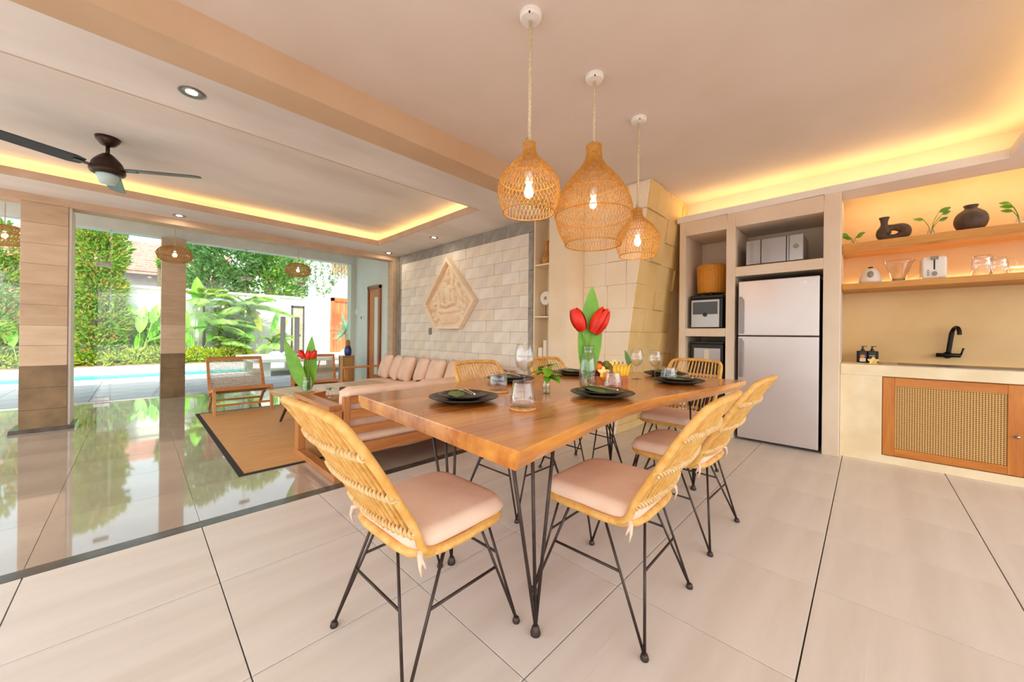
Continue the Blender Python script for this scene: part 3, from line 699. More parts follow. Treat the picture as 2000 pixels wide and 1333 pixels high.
def tumbler(x, y, z, label, h=0.095, round_=False):
    t = thing('tumbler', label, 'glass', (x, y, z), 0, 'clear stemless tumblers on the table')
    if round_: pr = [(0.024, 0.0), (0.04, 0.012), (0.046, 0.035), (0.044, 0.06), (0.036, h - 0.005)]
    else: pr = [(0.026, 0.0), (0.047, 0.012), (0.049, 0.03), (0.044, 0.06), (0.0385, h)]
    inn = [(r - 0.0018, zz + (0.006 if k == 0 else 0.001)) for k, (r, zz) in enumerate(pr)]
    MB().lathe([tuple(p) for p in smooth_line(pr, 3)] + [tuple(p) for p in reversed(smooth_line(inn, 3))], 32).build('bowl', M_CLEAR, t, smooth=True)
    MB().lathe([(0.022, 0.001), (0.023, 0.003), (0.022, 0.006)], 24).build('thick_base', M_CLEAR, t, smooth=True); t.scale = (1.08, 1.08, 1.15)
def wine(x, y, label, s=1.0):
    t = thing('wine_glass', label, 'glass', (x, y, ZT), 0, 'clear stemmed wine glasses on the table')
    MB().lathe([(0.034 * s, 0), (0.034 * s, 0.002), (0.012 * s, 0.006), (0.005, 0.012)], 28).build('foot', M_CLEAR, t, smooth=True)
    MB().tube([(0, 0, 0.008), (0, 0, 0.045 * s), (0, 0, 0.092 * s)], [0.0045, 0.0032, 0.005], 8).build('stem', M_CLEAR, t, smooth=True)
    pr = [(0.004, 0.09), (0.02, 0.098), (0.036, 0.118), (0.0425, 0.145), (0.041, 0.175), (0.034, 0.208)]
    pr = [(r * s, z * s) for r, z in pr]; inn = [(r - 0.0013, z + 0.0013) for r, z in pr]
    MB().lathe([tuple(p) for p in smooth_line(pr, 4)] + [tuple(p) for p in reversed(smooth_line(inn, 4))], 36).build('bowl', M_CLEAR, t, smooth=True)
def coaster(x, y, label):
    t = thing('coaster', label, 'coaster', (x, y, ZT), 0, 'round woven coasters')
    mb = MB()
    for r in (0.012, 0.022, 0.032, 0.042, 0.052): mb.tube([(r * math.cos(2 * PI * j / 24), r * math.sin(2 * PI * j / 24), 0.005) for j in range(24)], 0.0055, 6, closed=True)
    mb.build('coil', M_COAST, t, smooth=True, kind='stuff')
c1 = fz(1021, 800, ZT); c2 = fz(973, 766, ZT)
coaster(c1.x, c1.y, 'round woven coaster nearest to us under a clear tumbler'); coaster(c2.x, c2.y, 'round woven coaster behind the nearest dinner plate')
tumbler(c1.x, c1.y, ZT + 0.0105, 'clear tumbler on the nearest woven coaster')
tumbler(c2.x, c2.y, ZT + 0.0105, 'round bellied clear tumbler on the coaster behind the nearest dinner plate', 0.088, True)
c3 = fz(1197, 761, ZT); c4 = fz(1306, 746, ZT)
tumbler(c3.x, c3.y, ZT, 'clear tumbler standing in front of the fruit box', 0.09); tumbler(c4.x, c4.y, ZT, 'clear tumbler next to the plate closest to the fridge', 0.09)
tumbler(2.36, 1.24, ZT, 'clear tumbler standing behind the fruit box', 0.09)
wf = fz(1024, 766, ZT); wine(wf.x, wf.y, 'tall clear wine glass behind the nearest tumbler', 1.25)
wf = fz(1279, 742, ZT); wine(wf.x, wf.y, 'clear wine glass nearest to the niche block', 1.0)
wine(2.52, 1.19, 'clear wine glass just right of the fruit box', 1.04)
wf = fz(1163, 742, ZT); wine(wf.x, wf.y + 0.05, 'clear wine glass half hidden behind the flower vase', 1.1)
# --- big vase with red flowers and one broad leaf
vp = fz(1148, 757, ZT)
t = thing('flower_vase', 'clear glass bottle vase on the dining table near the fruit box', 'vase', (vp.x, vp.y, ZT), 0)
pr = [(0.046, 0.0), (0.051, 0.012), (0.051, 0.11), (0.043, 0.15), (0.041, 0.19), (0.029, 0.205), (0.029, 0.225), (0.036, 0.25)]
MB().lathe(pr + [(r - 0.0022, z + 0.002) for r, z in reversed(pr)], 30).build('glass_body', M_CLEAR, t, smooth=True)
MB().lathe([(0.045, 0.006), (0.048, 0.05), (0.048, 0.10), (0.005, 0.1005)], 24).build('water', M_WATER, t, smooth=True)
M_RED = mat('red_petal', 'd2140c', 'e63a1c', rough=0.45, scale=9)
M_STEM = mat('green_stem', '5e8a22', '93a83c', rough=0.5, scale=20)
def tulip(base, head, d, label, sc=1.0):
    t = thing('red_flower', label, 'flower', base, 0, 'red flowers in the big vase')
    h = Vector(head) - Vector(base); d = Vector(d).normalized()
    MB().tube(smooth_line([(0, 0, 0), (h.x * 0.3, h.y * 0.3, h.z * 0.5), (h.x * 0.45, h.y * 0.45, h.z * 0.75), h], 5), 0.0036, 6).build('stem', M_STEM, t, smooth=True)
    q = d.to_track_quat('Z', 'Y').to_matrix().to_4x4()
    for k in range(6):
        a = 2 * PI * k / 6 + (0.3 if k % 2 else 0); rr = 0.8 if k % 2 else 1.0
        def fn(u_, v_):
            u = 2 * u_ - 1; v = v_
            wdt = 0.034 * sc * math.sin(PI * (0.12 + 0.86 * v)) ** 0.7; rad = (0.006 + 0.024 * rr * math.sin(PI * min(1, 0.15 + v * 0.72))) * sc
            ang = u * wdt / max(rad, 0.014) * 0.62
            return (rad * math.cos(ang), rad * math.sin(ang), v * 0.095 * sc)
        MB().grid(fn, 6, 8).xf(T(*h) @ q @ RZ(a)).build('petal', M_RED, t, smooth=True)
vb = Vector((vp.x, vp.y, ZT + 0.03))
ax, ay = -_R.x, -_R.y       # to the left of the photograph along the table
L_ = Vector((_R0.x, _R0.y, 0))
tulip(vb, vb - L_ * 0.035 + Vector((0, 0, 0.31)), (-L_.x * 0.42, -L_.y * 0.42, 1), 'red tulip like flower leaning left in the big vase', 1.5)
tulip(vb, vb + L_ * 0.03 + Vector((0, 0, 0.295)), (L_.x * 0.5, L_.y * 0.5, 1), 'red tulip like flower leaning right in the big vase', 1.75)
lf = leaf_mesh(0.56, 0.145, 0.03, 14, fold=0.12).build('broad_leaf', M_LEAFL, None, smooth=True)
lf.matrix_world = Matrix.Translation(vb + Vector((0, 0, 0.02)) + _F * 0.018 + L_ * 0.0) @ Matrix(((L_.x, 0.0, -_F.x, 0), (L_.y, 0.0, -_F.y, 0), (0, 1, 0, 0), (0, 0, 0, 1))) @ RZ(-0.05)
tag(lf, 'broad green leaf standing upright behind the red flowers in the big vase', 'leaf')
# --- bud vase with mint
bp_ = fz(1067, 769, ZT)
t = thing('bud_vase', 'small clear bud vase holding a green sprig on the dining table', 'vase', (bp_.x, bp_.y, ZT), 0)
pr = [(0.019, 0), (0.021, 0.004), (0.021, 0.045), (0.017, 0.06), (0.013, 0.075), (0.0145, 0.088)]
MB().lathe(pr + [(r - 0.0015, z + 0.0015) for r, z in reversed(pr)], 22).build('glass_body', M_CLEAR, t, smooth=True)
MB().lathe([(0.018, 0.004), (0.019, 0.03), (0.004, 0.031)], 18).build('water', M_WATER, t, smooth=True)
sg = thing('green_sprig', 'leafy green sprig in the small bud vase', 'plant', (bp_.x, bp_.y, ZT + 0.006), 0)
for k in range(3): MB().tube([(0.004 * k - 0.004, 0, 0), (0.006 * (k - 1), 0.004, 0.06), (0.02 * (k - 1), 0.01 * (k - 1), 0.10)], 0.0014, 5).build('stem', M_STEM, sg)
rl = random.Random(5)
for k in range(16):
    a = rl.random() * 2 * PI; l = 0.06 + rl.random() * 0.025
    leaf_mesh(l, l * 0.66, 0.3, 6).xf(T(0.012 * math.cos(a), 0.012 * math.sin(a), 0.085 + 0.055 * rl.random()) @ RZ(a - PI / 2) @ RX(0.55 - 0.8 * rl.random())).build('leaf', M_LEAFL, sg, smooth=True)
# --- wooden fruit box
fb = fz(1200, 758, ZT); fb = Vector((2.02, 1.14, 0))
t = thing('fruit_box', 'orange brown wooden box of fruit in the middle of the dining table', 'box', (fb.x, fb.y, ZT), math.radians(-45), None)
M_BOX = wood('box_wood', 'b3601f', 'd78835', axis=0, rough=0.35)
for sx in (-1, 1):
    MB().box(sx * 0.1 - 0.006, sx * 0.1 + 0.006, -0.07, 0.07, 0, 0.07).build('side_panel', M_BOX, t, bevel=0.001, seg=1)
    MB().box(-0.094, 0.094, sx * 0.064 - 0.006, sx * 0.064 + 0.006, 0, 0.07).build('side_panel', M_BOX, t, bevel=0.001, seg=1)
MB().box(-0.094, 0.094, -0.058, 0.058, 0, 0.008).build('bottom', M_BOX, t)
M_OR = mat('orange_peel', 'ee7d12', 'f59a2a', rough=0.4, scale=60, bump=0.3, bscale=160); M_MG = mat('mangosteen_skin', '4a1c18', '64281f', rough=0.45, scale=20)
M_AV = mat('brown_kiwi_skin', '6b5322', '857032', rough=0.7, scale=40); M_BAN = mat('banana_skin', 'e8b51e', 'f2cb3c', rough=0.45, scale=12); M_RAM = mat('rambutan_skin', 'b3261c', '8a3a20', rough=0.7, scale=60, bump=0.8, bscale=120)
def bl(dx, dz, depth): return Vector((fb.x, fb.y, ZT)) + L_ * dx + _F * depth + Vector((0, 0, dz))
def fruit(name, label, c, r, m, sq=(1, 1, 1), calyx=None):
    t = thing(name, label, 'fruit', c, 0, 'fruit heaped in the wooden box')
    MB().ball((0, 0, 0), r, 18, 12, sq).build('flesh', m, t, smooth=True)
    MB().lathe([(r * 0.22, r * sq[2] * 0.93), (r * 0.12, r * sq[2] * 1.02), (0.002, r * sq[2] * 1.05)], 8).build('stalk', calyx or M_STEM, t)
fruit('orange', 'orange on the left top of the fruit heap', bl(-0.066, 0.112, -0.02), 0.031, M_OR)
fruit('orange', 'orange low at the front of the fruit box', bl(-0.035, 0.066, -0.07), 0.030, M_OR)
fruit('mangosteen', 'dark purple mangosteen at the left of the fruit box', bl(-0.085, 0.075, -0.035), 0.029, M_MG)
fruit('mangosteen', 'brown round fruit in the middle of the fruit box', bl(0.008, 0.09, -0.04), 0.034, M_AV, (1, 1, 1.15))
fruit('avocado', 'green brown fruit at the top of the heap', bl(0.0, 0.118, 0.03), 0.033, mat('olive_skin', '6c7322', '8b8a36', rough=0.5, scale=20), (1, 1, 1.1))
fruit('rambutan', 'red spiky fruit behind the upper orange', bl(-0.045, 0.132, 0.02), 0.022, M_RAM)
for k in range(5):
    b = bl(0.05 + k * 0.016, 0.035, -0.045 + 0.012 * k)
    t = thing('banana', ['leftmost banana of the bunch in the fruit box', 'second banana from the left in the fruit box', 'middle banana of the bunch in the fruit box', 'second banana from the right in the fruit box', 'rightmost banana of the bunch in the fruit box'][k], 'fruit', b, 0, 'bananas in the fruit box')
    lean = -0.02 + 0.012 * k
    pts = [L_ * (lean * v - 0.03 * math.sin(PI * v) * 0.6) + _F * (-0.02 * math.sin(PI * v)) + Vector((0, 0, 0.105 * v)) for v in [i / 8 for i in range(9)]]
    MB().tube(pts, [0.006, 0.013, 0.0155, 0.0165, 0.0165, 0.0155, 0.013, 0.008, 0.005], 6).build('peel', M_BAN, t, smooth=True)
    MB().tube([pts[-1], pts[-1] + Vector((0, 0, 0.014))], 0.004, 6).build('stalk', M_AV, t)
M_FRP = mat('cream_petal', 'fff0b8', 'f7d34a', rough=0.6, scale=30)
def frangipani(c, label, up, s=1.0):
    t = thing('frangipani', label, 'flower', c, 0, 'frangipani blossoms')
    q = Vector(up).to_track_quat('Z', 'Y').to_matrix().to_4x4()
    for k in range(5): leaf_mesh(0.036 * s, 0.024 * s, -0.2, 5, fold=0.2).xf(q @ RZ(2 * PI * k / 5) @ T(0, 0.003, 0)).build('petal', M_FRP, t, smooth=True)
frangipani(bl(-0.045, 0.092, -0.082), 'cream frangipani blossom on the front of the fruit box', -_F + Vector((0, 0, 0.5)))
frangipani(bl(0.045, 0.135, 0.0), 'cream frangipani blossom on top of the bananas', -_F + Vector((0, 0, 1.2)))
o = leaf_mesh(0.12, 0.035, 0.1, 8).build('fruit_leaf', M_LEAFG, None, smooth=True)
o.matrix_world = Matrix.Translation(bl(0.14, 0.11, 0.0)) @ Matrix(((L_.x, -L_.x * 0.4, -_F.x, 0), (L_.y, -L_.y * 0.4, -_F.y, 0), (0, 0.9, 0, 0), (0, 0, 0, 1)))
tag(o, 'pointed dark green leaf at the right end of the fruit box', 'leaf')
# ------------------------------------------------------------------ kitchen
M_WORK = mat('cream_terrazzo_counter', 'f2e3bf', 'e8d5ab', rough=0.45, scale=6, bump=0.04, bscale=30)
XC, ZC = 4.49, 0.84
wt = thing('worktop', 'cream plaster kitchen worktop with a steel sink edge', 'worktop', (4.77, -0.95, 0))
MB().box(XC - 4.77, XK - 4.77 - 0.002, -1.2, 1.12, ZC - 0.095, ZC).build('slab', M_WORK, wt, bevel=0.006, seg=2)
MB().box(XC - 4.77 + 0.03, 0.22, -1.0, 0.86, ZC, ZC + 0.006).build('sink_rim', M_CHROME, wt, bevel=0.002, seg=1)
MB().box(XC - 4.77 + 0.07, 0.18, -0.9, 0.75, ZC + 0.0065, ZC + 0.007).build('sink_bowl', mat('dark_steel', '5d5851', rough=0.3, metal=1.0), wt)
cab = thing('sink_cabinet', 'low kitchen cabinet with teak framed cane door under the worktop', 'cabinet', (4.77, -0.95, 0))
MB().box(XC - 4.77 + 0.004, 0.26, 0.85, 1.12, 0, ZC - 0.095).build('end_panel', M_WORK, cab)
MB().box(XC - 4.77 + 0.004, 0.2, -1.2, 0.85, 0, 0.066).build('plinth', M_WORK, cab)
def dbox(y0, y1, z0, z1, x0, x1): return MB().box(x0 - 4.77, x1 - 4.77, y0 + 0.95, y1 + 0.95, z0, z1)
M_CABT = wood('honey_teak', 'b5661c', 'd08632', axis=1, rough=0.4); M_CABTZ = wood('honey_teak_upright', 'b5661c', 'd08632', axis=2, rough=0.4)
M_CANE = weave('cane_webbing', '6b4518', 'd9ae68', 217, 217, ax=(1, 2), holes=True)
for (ya, yb, lab) in ((-0.83, -0.10, 0), (-1.56, -0.84, 1)):
    MB().box(XC - 4.77 + 0.035, XC - 4.77 + 0.05, ya + 0.95, yb + 0.95, 0.068, 0.742).build('carcass_front', M_CABT, cab)
    d = dbox(yb - 0.075, yb - 0.004, 0.072, 0.738, XC + 0.01, XC + 0.033).build('door', M_CABTZ, cab, bevel=0.002, seg=1)
    dbox(ya + 0.004, ya + 0.075, 0.072, 0.738, XC + 0.01, XC + 0.033).build('door_stile', M_CABTZ, d, bevel=0.002, seg=1)
    for z0, z1 in ((0.072, 0.135), (0.67, 0.738)):
        dbox(ya + 0.075, yb - 0.075, z0, z1, XC + 0.01, XC + 0.033).build('door_rail', M_CABT, d, bevel=0.002, seg=1)
    dbox(ya + 0.075, yb - 0.075, 0.135, 0.67, XC + 0.018, XC + 0.026).build('cane_panel', M_CANE, d)
    MB().tube([(XC - 4.77 + 0.012, ya + 0.985, 0.36), (XC - 4.77 - 0.01, ya + 0.985, 0.36), (XC - 4.77 - 0.016, ya + 0.985, 0.36)], [0.007, 0.009, 0.012], 10).build('knob', M_CHROME, d, smooth=True)
M_SHELF = wood('shelf_teak', 'b9782f', 'd79c4a', axis=1, rough=0.45)
def shelf(z0, z1, label): tag(MB().box(4.62 - 4.83, XK - 4.83 - 0.002, -1.1, 1.1, 0, z1 - z0).build('wall_shelf', M_SHELF, bevel=0.003, seg=1, loc=(4.83, -0.93, z0)), label, 'shelf', 'teak wall shelves')
shelf(1.885, 1.955, 'upper teak wall shelf holding the dark clay vases'); shelf(1.525, 1.58, 'lower teak wall shelf holding the toaster and glass jugs')
ZU, ZLo = 1.955, 1.58
# --- upper shelf
M_CLAY = mat('dark_brown_clay', '4d3a2a', '5c4633', rough=0.6, scale=20, bump=0.15, bscale=60)
def shp(px, py, z, X=4.74): p = fx(px, py, X); return (X, p.y, z)
x, y, z = shp(1740, 460, ZU)
t = thing('donut_vase', 'dark clay vase with a hole through its round belly', 'vase', (x, y, z), 0)
lp = [(0, 0.092 * math.cos(2 * PI * k / 28) - 0.02, 0.073 + 0.046 * math.sin(2 * PI * k / 28)) for k in range(28)]
rr = [0.028 + 0.026 * abs(math.cos(2 * PI * k / 28)) ** 1.5 for k in range(28)]
MB().tube(lp, rr, 14, closed=True).build('ring_belly', M_CLAY, t, smooth=True)
MB().lathe([tuple(q) for q in smooth_line([(0.06, 0.07), (0.055, 0.11), (0.036, 0.14), (0.03, 0.165), (0.036, 0.195), (0.046, 0.215), (0.04, 0.215), (0.022, 0.17)], 3)], 20, (0, 0.055, 0.0)).build('neck', M_CLAY, t, smooth=True); t.scale = (0.78, 0.78, 1.0)
x, y, z = shp(1896, 440, ZU)
t = thing('round_vase', 'round dark clay vase with a narrow lipped mouth', 'vase', (x, y, z), 0)
MB().lathe([tuple(p) for p in smooth_line([(0.07, 0.0), (0.105, 0.035), (0.122, 0.085), (0.105, 0.14), (0.06, 0.175), (0.044, 0.188), (0.054, 0.21), (0.048, 0.21), (0.032, 0.185)], 4)], 32).build('body', M_CLAY, t, smooth=True); t.scale = (0.76, 0.76, 1.0)
def water_plant(px, py, label, h, n, seed, sp):
    x, y, z = shp(px, py, ZU)
    rg = random.Random(seed)
    v = thing('glass_jar', 'small clear glass jar holding ' + label, 'jar', (x, y, z), 0, 'clear glass jars on the upper shelf')
    pr = [(0.02, 0), (0.024, 0.01), (0.022, 0.04), (0.014, 0.055), (0.016, 0.065)]
    MB().lathe(pr + [(r - 0.0015, q + 0.001) for r, q in reversed(pr)], 16).build('glass_body', M_CLEAR, v, smooth=True)
    t = thing('cutting', label, 'plant', (x, y, z + 0.01), 0, 'green cuttings in glass jars')
    for k in range(n):
        a = rg.choice((1, -1)) * (0.25 + rg.random() * sp); hh = h * (0.45 + 0.55 * (k + 1) / n)
        tip = (rg.uniform(-0.01, 0.01), math.sin(a) * hh * 0.75, hh)
        MB().tube(smooth_line([(0, 0, 0), (0, tip[1] * 0.3, hh * 0.55), tip], 3), 0.0025, 5).build('stem', M_STEM, t)
        l = 0.052 + rg.random() * 0.02; sd = 1 if tip[1] > 0 else -1
        leaf_mesh(l, l * 0.55, 0.12, 6).xf(T(*tip) @ RX(0.35 if sd > 0 else PI - 0.35) @ RY(-PI / 2 + 0.4)).build('leaf', mat('pothos_leaf', '5d8f1e', '7fae2e', rough=0.4, scale=20), t, smooth=True)
water_plant(1667, 470, 'short leafy cutting at the left end of the upper shelf', 0.09, 5, 2, 0.4)
water_plant(1818, 450, 'tall cutting between the two dark clay vases', 0.19, 4, 9, 0.5)
water_plant(1992, 425, 'cutting at the right edge of the upper shelf', 0.17, 3, 4, 0.5)
# --- lower shelf appliances
M_WPL = mat('white_plastic', 'e9e1d2', rough=0.3); M_GREYP = mat('grey_plastic', '8e8678', rough=0.4)
x, y, z = shp(1700, 548, ZLo)
t = thing('blender', 'white blender motor stand with a round dial', 'blender', (x, y, z), 0)
MB().lathe([(0.075, 0), (0.075, 0.02), (0.062, 0.06), (0.045, 0.09), (0.03, 0.1)], 28).build('housing', M_WPL, t, smooth=True)
MB().lathe([(0.02, 0), (0.02, 0.012), (0.016, 0.016)], 18).xf(T(-0.066, 0, 0.055) @ RY(-PI / 2 + 0.2)).build('dial', M_GREYP, t, smooth=True)
MB().lathe([(0.016, 0.1), (0.016, 0.11)], 14).build('coupling', M_BLACK, t); t.scale = (1.05, 1.05, 1.4)
x, y, z = shp(1755, 543, ZLo)
t = thing('blender_jug', 'clear upturned blender jug with a handle on the lower shelf', 'jug', (x, y, z), 0)
pr = [(0.035, 0.02), (0.045, 0.04), (0.07, 0.12), (0.085, 0.15)]
MB().lathe(pr + [(r - 0.003, q + 0.001) for r, q in reversed(pr)], 28).build('jug', M_CLEAR, t, smooth=True)
MB().lathe([(0.035, 0), (0.035, 0.02), (0.02, 0.022)], 20).build('collar', M_GREYP, t)
MB().tube(smooth_line([(0, -0.08, 0.14), (0, -0.11, 0.12), (0, -0.105, 0.06), (0, -0.045, 0.025)], 4), 0.007, 8).build('handle', M_CLEAR, t, smooth=True); t.scale = (1.2, 1.2, 1.25)
x, y, z = shp(1822, 540, ZLo)
t = thing('toaster', 'white slot toaster seen from its lever end', 'toaster', (x, y, z), 0)
MB().box(-0.09, 0.12, -0.064, 0.064, 0, 0.125).build('body', M_WPL, t, bevel=0.02, seg=4, smooth=False)
MB().box(-0.0925, -0.09, -0.004, 0.004, 0.05, 0.105).build('lever_slot', M_BLACK, t)
MB().box(-0.112, -0.09, -0.02, 0.02, 0.105, 0.122).build('lever', M_GREYP, t, bevel=0.003)
MB().lathe([(0.013, 0), (0.013, 0.01)], 16).xf(T(-0.09, -0.002, 0.027) @ RY(-PI / 2)).build('dial', M_GREYP, t)
for k in range(3): MB().box(-0.094, -0.09, 0.026, 0.036, 0.018 + k * 0.012, 0.025 + k * 0.012).build('button', M_GREYP, t)
t.scale = (1.0, 1.1, 1.5)
def jug(px, py, h, r, label, handle=True):
    x, y, z = shp(px, py, ZLo)
    t = thing('glass_jug', label, 'jug', (x, y, z), 0, 'clear glassware on the lower shelf')
    pr = [(r * 0.8, 0), (r, 0.01), (r, h * 0.7), (r * 0.92, h * 0.85), (r * 1.02, h)]
    MB().lathe(pr + [(a - 0.003, b + 0.002) for a, b in reversed(pr)], 26).build('glass_body', M_CLEAR, t, smooth=True)
    if handle: MB().tube(smooth_line([(0, -r, h * 0.9), (0, -r - 0.035, h * 0.8), (0, -r - 0.03, h * 0.4), (0, -r, h * 0.25)], 4), 0.006, 8).build('handle', M_CLEAR, t, smooth=True)
jug(1918, 530, 0.165, 0.055, 'taller clear glass jug on the lower shelf'); jug(1950, 528, 0.135, 0.05, 'shorter clear glass jug on the lower shelf')
x, y, z = shp(1990, 530, ZLo)
t = thing('glass_dish', 'clear lidded glass dish at the right edge of the lower shelf', 'dish', (x, y - 0.02, z), 0)
MB().box(-0.08, 0.1, -0.09, 0.07, 0, 0.05).build('dish', M_CLEAR, t, bevel=0.015, seg=3); MB().box(-0.085, 0.105, -0.095, 0.075, 0.051, 0.066).build('lid', M_CLEAR, t, bevel=0.006, seg=2)
# --- worktop items
p = fx(1694, 706, 4.84)
t = thing('soap_caddy', 'black box caddy standing behind the soap pumps', 'caddy', (4.90, p.y, ZC), 0)
MB().box(-0.03, 0.03, -0.075, 0.075, 0, 0.11).build('box', mat('dark_brown_box', '2a1c12', '38261a', rough=0.5), t, bevel=0.002, seg=1)
M_PUMP = mat('black_bottle', '1a1511', rough=0.3)
for dy, lab, lm in ((0.032, 'black soap pump bottle with orange and cream label, left of the pair', 'e38a3a'), (-0.032, 'black soap pump bottle with a pale line, right of the pair', '2b221b')):
    t = thing('soap_pump', lab, 'bottle', (4.83, p.y + dy, ZC), 0, 'soap pump bottles')
    MB().box(-0.026, 0.026, -0.026, 0.026, 0, 0.115).build('bottle', M_PUMP, t, bevel=0.005, seg=2)
    MB().lathe([(0.013, 0.115), (0.013, 0.13), (0.006, 0.134), (0.006, 0.15), (0.009, 0.15), (0.009, 0.158)], 14).build('pump', M_PUMP, t)
    MB().tube([(0, 0, 0.156), (0, -0.03, 0.156)], 0.003, 6).build('spout', M_PUMP, t)
    if lm[0] == 'e':
        MB().box(-0.0268, -0.026, -0.02, 0.02, 0.012, 0.045).build('cream_label', mat('cream_label', 'efdfba', rough=0.6), t)
        MB().lathe([(0.015, 0), (0.015, 0.0008)], 20).xf(T(-0.026, 0, 0.058) @ RY(-PI / 2)).build('orange_label', mat('orange_label', lm, rough=0.6), t)
        MB().tube([(-0.0268, 0.02 * math.cos(a), 0.058 + 0.02 * math.sin(a)) for a in [PI * k / 10 for k in range(11)]], 0.002, 4).build('arched_lettering', mat('grey_label', 'a59b8c', rough=0.6), t)
    else:
        MB().box(-0.0268, -0.026, -0.02, 0.02, 0.066, 0.074).build('pale_line', mat('grey_label', 'a59b8c', rough=0.6), t)
frangipani(Vector((4.79, p.y - 0.04, ZC + 0.02)), 'yellow frangipani blossom on the worktop in front of the soap pumps', (-1, 0, 0.4), 1.1)
p = fx(1850, 700, XK)
t = thing('faucet', 'black wall mounted swan neck kitchen faucet', 'faucet', (XK, p.y, 0.93), 0)
M_FAU = mat('matte_black_metal', '15110e', rough=0.35, metal=0.4)
MB().lathe([(0.03, 0), (0.03, 0.01), (0.016, 0.014), (0.016, 0.06)], 18).xf(RY(-PI / 2)).build('wall_flange', M_FAU, t, smooth=False)
MB().tube([(-0.05, 0.07, 0), (-0.05, -0.07, 0)], 0.018, 12).build('valve_body', M_FAU, t, smooth=True)
MB().tube(smooth_line([(-0.05, 0.0, 0.01), (-0.06, -0.01, 0.12), (-0.07, -0.02, 0.21), (-0.10, -0.035, 0.245), (-0.14, -0.045, 0.235), (-0.155, -0.05, 0.20), (-0.157, -0.05, 0.18)], 4), [0.016] * 8 + [0.014] * 17, 10).build('spout', M_FAU, t, smooth=True)
MB().tube([(-0.05, -0.07, 0), (-0.055, -0.085, 0.065)], 0.006, 8).build('lever', M_FAU, t, smooth=True)
# --- fridge
M_FRI = mat('silver_fridge_steel', 'cfc5c0', 'cbc1bb', rough=0.3, metal=0.55, scale=3)
fr = thing('fridge', 'tall silver two door fridge standing in the wall niche', 'fridge', (4.72, 0.638, 0), 0)
HW = 0.325
MB().box(-0.28, 0.25, -HW, HW, 0.02, 1.64).build('body', mat('dark_grey_case', '4a4541', rough=0.5), fr)
d1 = MB().box(-0.335, -0.285, -HW, HW, 1.09, 1.65).build('freezer_door', M_FRI, fr, bevel=0.006, seg=2)
d2 = MB().box(-0.335, -0.285, -HW, HW, 0.03, 1.08).build('fridge_door', M_FRI, fr, bevel=0.006, seg=2)
for d, z0, z1 in ((d1, 1.11, 1.49), (d2, 0.66, 1.06)):
    MB().prism([(HW - 0.012, z0), (HW - 0.012, z1), (HW - 0.03, z1), (HW - 0.05, z1 - 0.04), (HW - 0.05, z0)], -0.362, -0.336, 'x').build('handle', mat('grey_handle', '8f8680', rough=0.35, metal=0.6), d, bevel=0.004, seg=2)
def letters(txt, size, m, parent, M4, name='lettering'):
    cu = bpy.data.curves.new('lettering', 'FONT'); cu.body = txt; cu.size = size; cu.extrude = size * 0.01
    ob = bpy.data.objects.new('tmp_text', cu); COL.objects.link(ob)
    bpy.context.view_layer.update()
    me = bpy.data.meshes.new_from_object(ob.evaluated_get(bpy.context.evaluated_depsgraph_get()))
    bpy.data.objects.remove(ob); me.materials.clear(); me.materials.append(m); me.transform(M4)
    return put(name, me, parent)
M_LOGO = mat('white_logo', 'f4f2ee', rough=0.4)
FACEX = Matrix(((0, 0, -1, 0), (-1, 0, 0, 0), (0, 1, 0, 0), (0, 0, 0, 1)))      # text reading left to right on a wall that faces -x
letters('LG', 0.032, M_LOGO, d1, T(-0.3365, -HW + 0.075, 1.585) @ FACEX)
MB().lathe([(0.0145, 0), (0.0145, 0.0015)], 20).xf(T(-0.336, -HW + 0.105, 1.597) @ RY(-PI / 2)).build('round_logo', M_LOGO, d1)
MB().box(-0.31, -0.29, HW - 0.04, HW - 0.01, 1.65, 1.66).build('hinge_cover', M_BLACK, fr)
# --- microwave
M_MIR = mat('mirror_silver', 'b8bcc2', rough=0.08, metal=1.0)
mw = thing('microwave', 'silver mirrored microwave in the niche above the fridge', 'microwave', (4.66, 0.675, 1.81), 0)
MB().box(-0.2, 0.18, -0.235, 0.235, 0.012, 0.265).build('case', mat('silver_case', 'c4c0bb', rough=0.35, metal=0.7), mw, bevel=0.004, seg=1)
md = MB().box(-0.222, -0.2, -0.125, 0.235, 0.015, 0.262).build('door', M_MIR, mw, bevel=0.003, seg=1)
for yy in (0.105, -0.105): MB().box(-0.2235, -0.222, yy - 0.004, yy + 0.004, 0.015, 0.262).build('door_line', M_BLACK, md)
MB().box(-0.222, -0.2, -0.235, -0.128, 0.015, 0.262).build('control_panel', mat('panel_silver', 'b4b3b3', rough=0.2, metal=0.8), mw, bevel=0.003, seg=1)
MB().lathe([(0.022, 0), (0.022, 0.006)], 20).xf(T(-0.222, -0.18, 0.15) @ RY(-PI / 2)).build('dial', M_GREYP, mw)
for yy in (-0.18, 0.18):
    for xx in (-0.16, 0.14): MB().box(xx - 0.015, xx + 0.015, yy - 0.015, yy + 0.015, 0, 0.012).build('foot', M_BLACK, mw)
